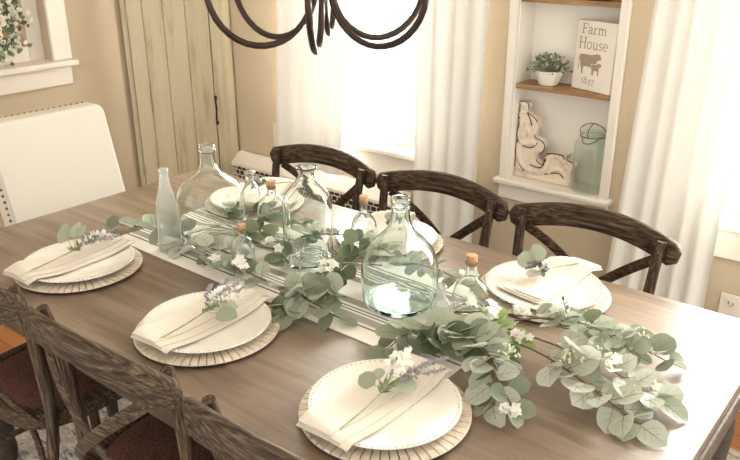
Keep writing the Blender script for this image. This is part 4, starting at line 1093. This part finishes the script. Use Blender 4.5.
jr = thing('mason_jar', 'blue green glass canning jar with wire bail lid on the niche sill', 'jar', (.172, 1.388, ZB_))
jp = [(0, .006), (.045, .004), (.058, .0), (.0635, .008), (.0645, .03), (.0645, .10), (.0645, .165), (.060, .188), (.049, .202), (.0445, .210), (.0445, .218), (.047, .220), (.047, .226), (.0440, .228)]
MB().lathe(hollow([(max(0, q.x), q.z) for q in spline([(r, 0, z) for r, z in jp], 4)], .003), 40, close=False).build('glass_body', 'glass_blue', jr, smooth=180)
MB().lathe([(0, .228), (.045, .228), (.048, .231), (.048, .238), (.042, .246), (.016, .251), (.012, .258), (0, .259)], 32).build('glass_lid', 'glass_blue', jr, smooth=50)
wr = MB()
wr.tube([(.0465*math.cos(a), .0465*math.sin(a), .214) for a in [2*PI*k/28 for k in range(28)]], .0016, 6, closed=True)
wr.tube(spline([(-.049, 0, .214), (-.051, -.002, .235), (-.03, -.004, .254), (0, -.005, .262), (.03, -.004, .254), (.051, -.002, .235), (.049, 0, .214)], 4), .0016, 6)
wr.tube(spline([(-.02, -.045, .213), (-.012, -.055, .196), (.012, -.055, .196), (.028, -.048, .206), (.04, -.040, .213)], 4), .0016, 6)
wr.tube(spline([(0, -.005, .262), (0, -.047, .245), (0, -.050, .215)], 4), .0014, 6)
wr.build('wire_bail', 'iron', jr, label='dark wire bail clasp')

bx_ = thing('small_crate', 'small dark wooden crate standing on the topmost niche shelf', 'box', (.105, 1.40, 1.3805))
MB().box(-.075, .075, -.035, .035, 0, .012).build('bottom_board', 'darkleg', bx_, smooth=0, bevel=.002)
for y in (-.035, .029): MB().box(-.075, .075, y, y+.006, .0125, .06).build('side_board', 'darkleg', bx_, smooth=0, bevel=.002)
for x in (-.075, .069): MB().box(x, x+.006, -.0285, .0285, .0125, .06).build('end_board', 'darkleg', bx_, smooth=0, bevel=.002)

# ------------------------------------------------------------------ greenery in the left window
rnd = random.Random(9)
wrth = thing('greenery_wreath', 'frosted greenery wreath leaning in the left window, partly out of the photo', 'wreath', (XL-.03, .27, W3[2]+.002), world=True)
cx, cy, cz, RR = XL-.028, .275, W3[2]+.215, .160
MB().tube([(cx-.012, cy+RR*math.cos(a), cz+RR*math.sin(a)) for a in [2*PI*k/40 for k in range(40)]], .010, 6, closed=True).build('twig_ring', 'stem', wrth)
g1, g2, g3 = MB(), MB(), MB()
for k in range(900):
    a = rnd.uniform(0, 2*PI); rr = RR+rnd.gauss(0, .032)
    p = Vector((cx+rnd.uniform(-.008, .035), cy+rr*math.cos(a), cz+rr*math.sin(a)))
    d = Vector((rnd.uniform(0.0, .9), rnd.uniform(-1, 1), rnd.uniform(-1, 1)))
    leaf(rnd.choice((g1, g2, g2, g3)), p, d, (1, rnd.uniform(-.5, .5), rnd.uniform(-.5, .5)), rnd.uniform(.016, .034), .75, .15, .1, 3)
def keep_in(mb): mb.v = [(max(q[0], XL-.048), q[1], max(q[2], W3[2]+.003)) for q in mb.v]; return mb
keep_in(g1).build('leaves', 'leaf_pale', wrth, smooth=180); keep_in(g2).build('dark_leaves', 'leaf_dark', wrth, smooth=180, label='small dark leaves'); keep_in(g3).build('white_leaves', 'petal', wrth, smooth=180, label='frosted white leaves')

for o in WORLD_BUILT: del o['_o']

# ------------------------------------------------------------------ view
vs_ = scene.view_settings
vs_.view_transform = 'Standard'; vs_.look = 'None'; vs_.gamma = 1; vs_.use_curve_mapping = False; vs_.exposure = .74
scene.cycles.max_bounces = 16; scene.cycles.transmission_bounces = 16; scene.cycles.glossy_bounces = 6; scene.cycles.transparent_max_bounces = 24; scene.cycles.sample_clamp_indirect = 6
scene.cycles.use_denoising = True
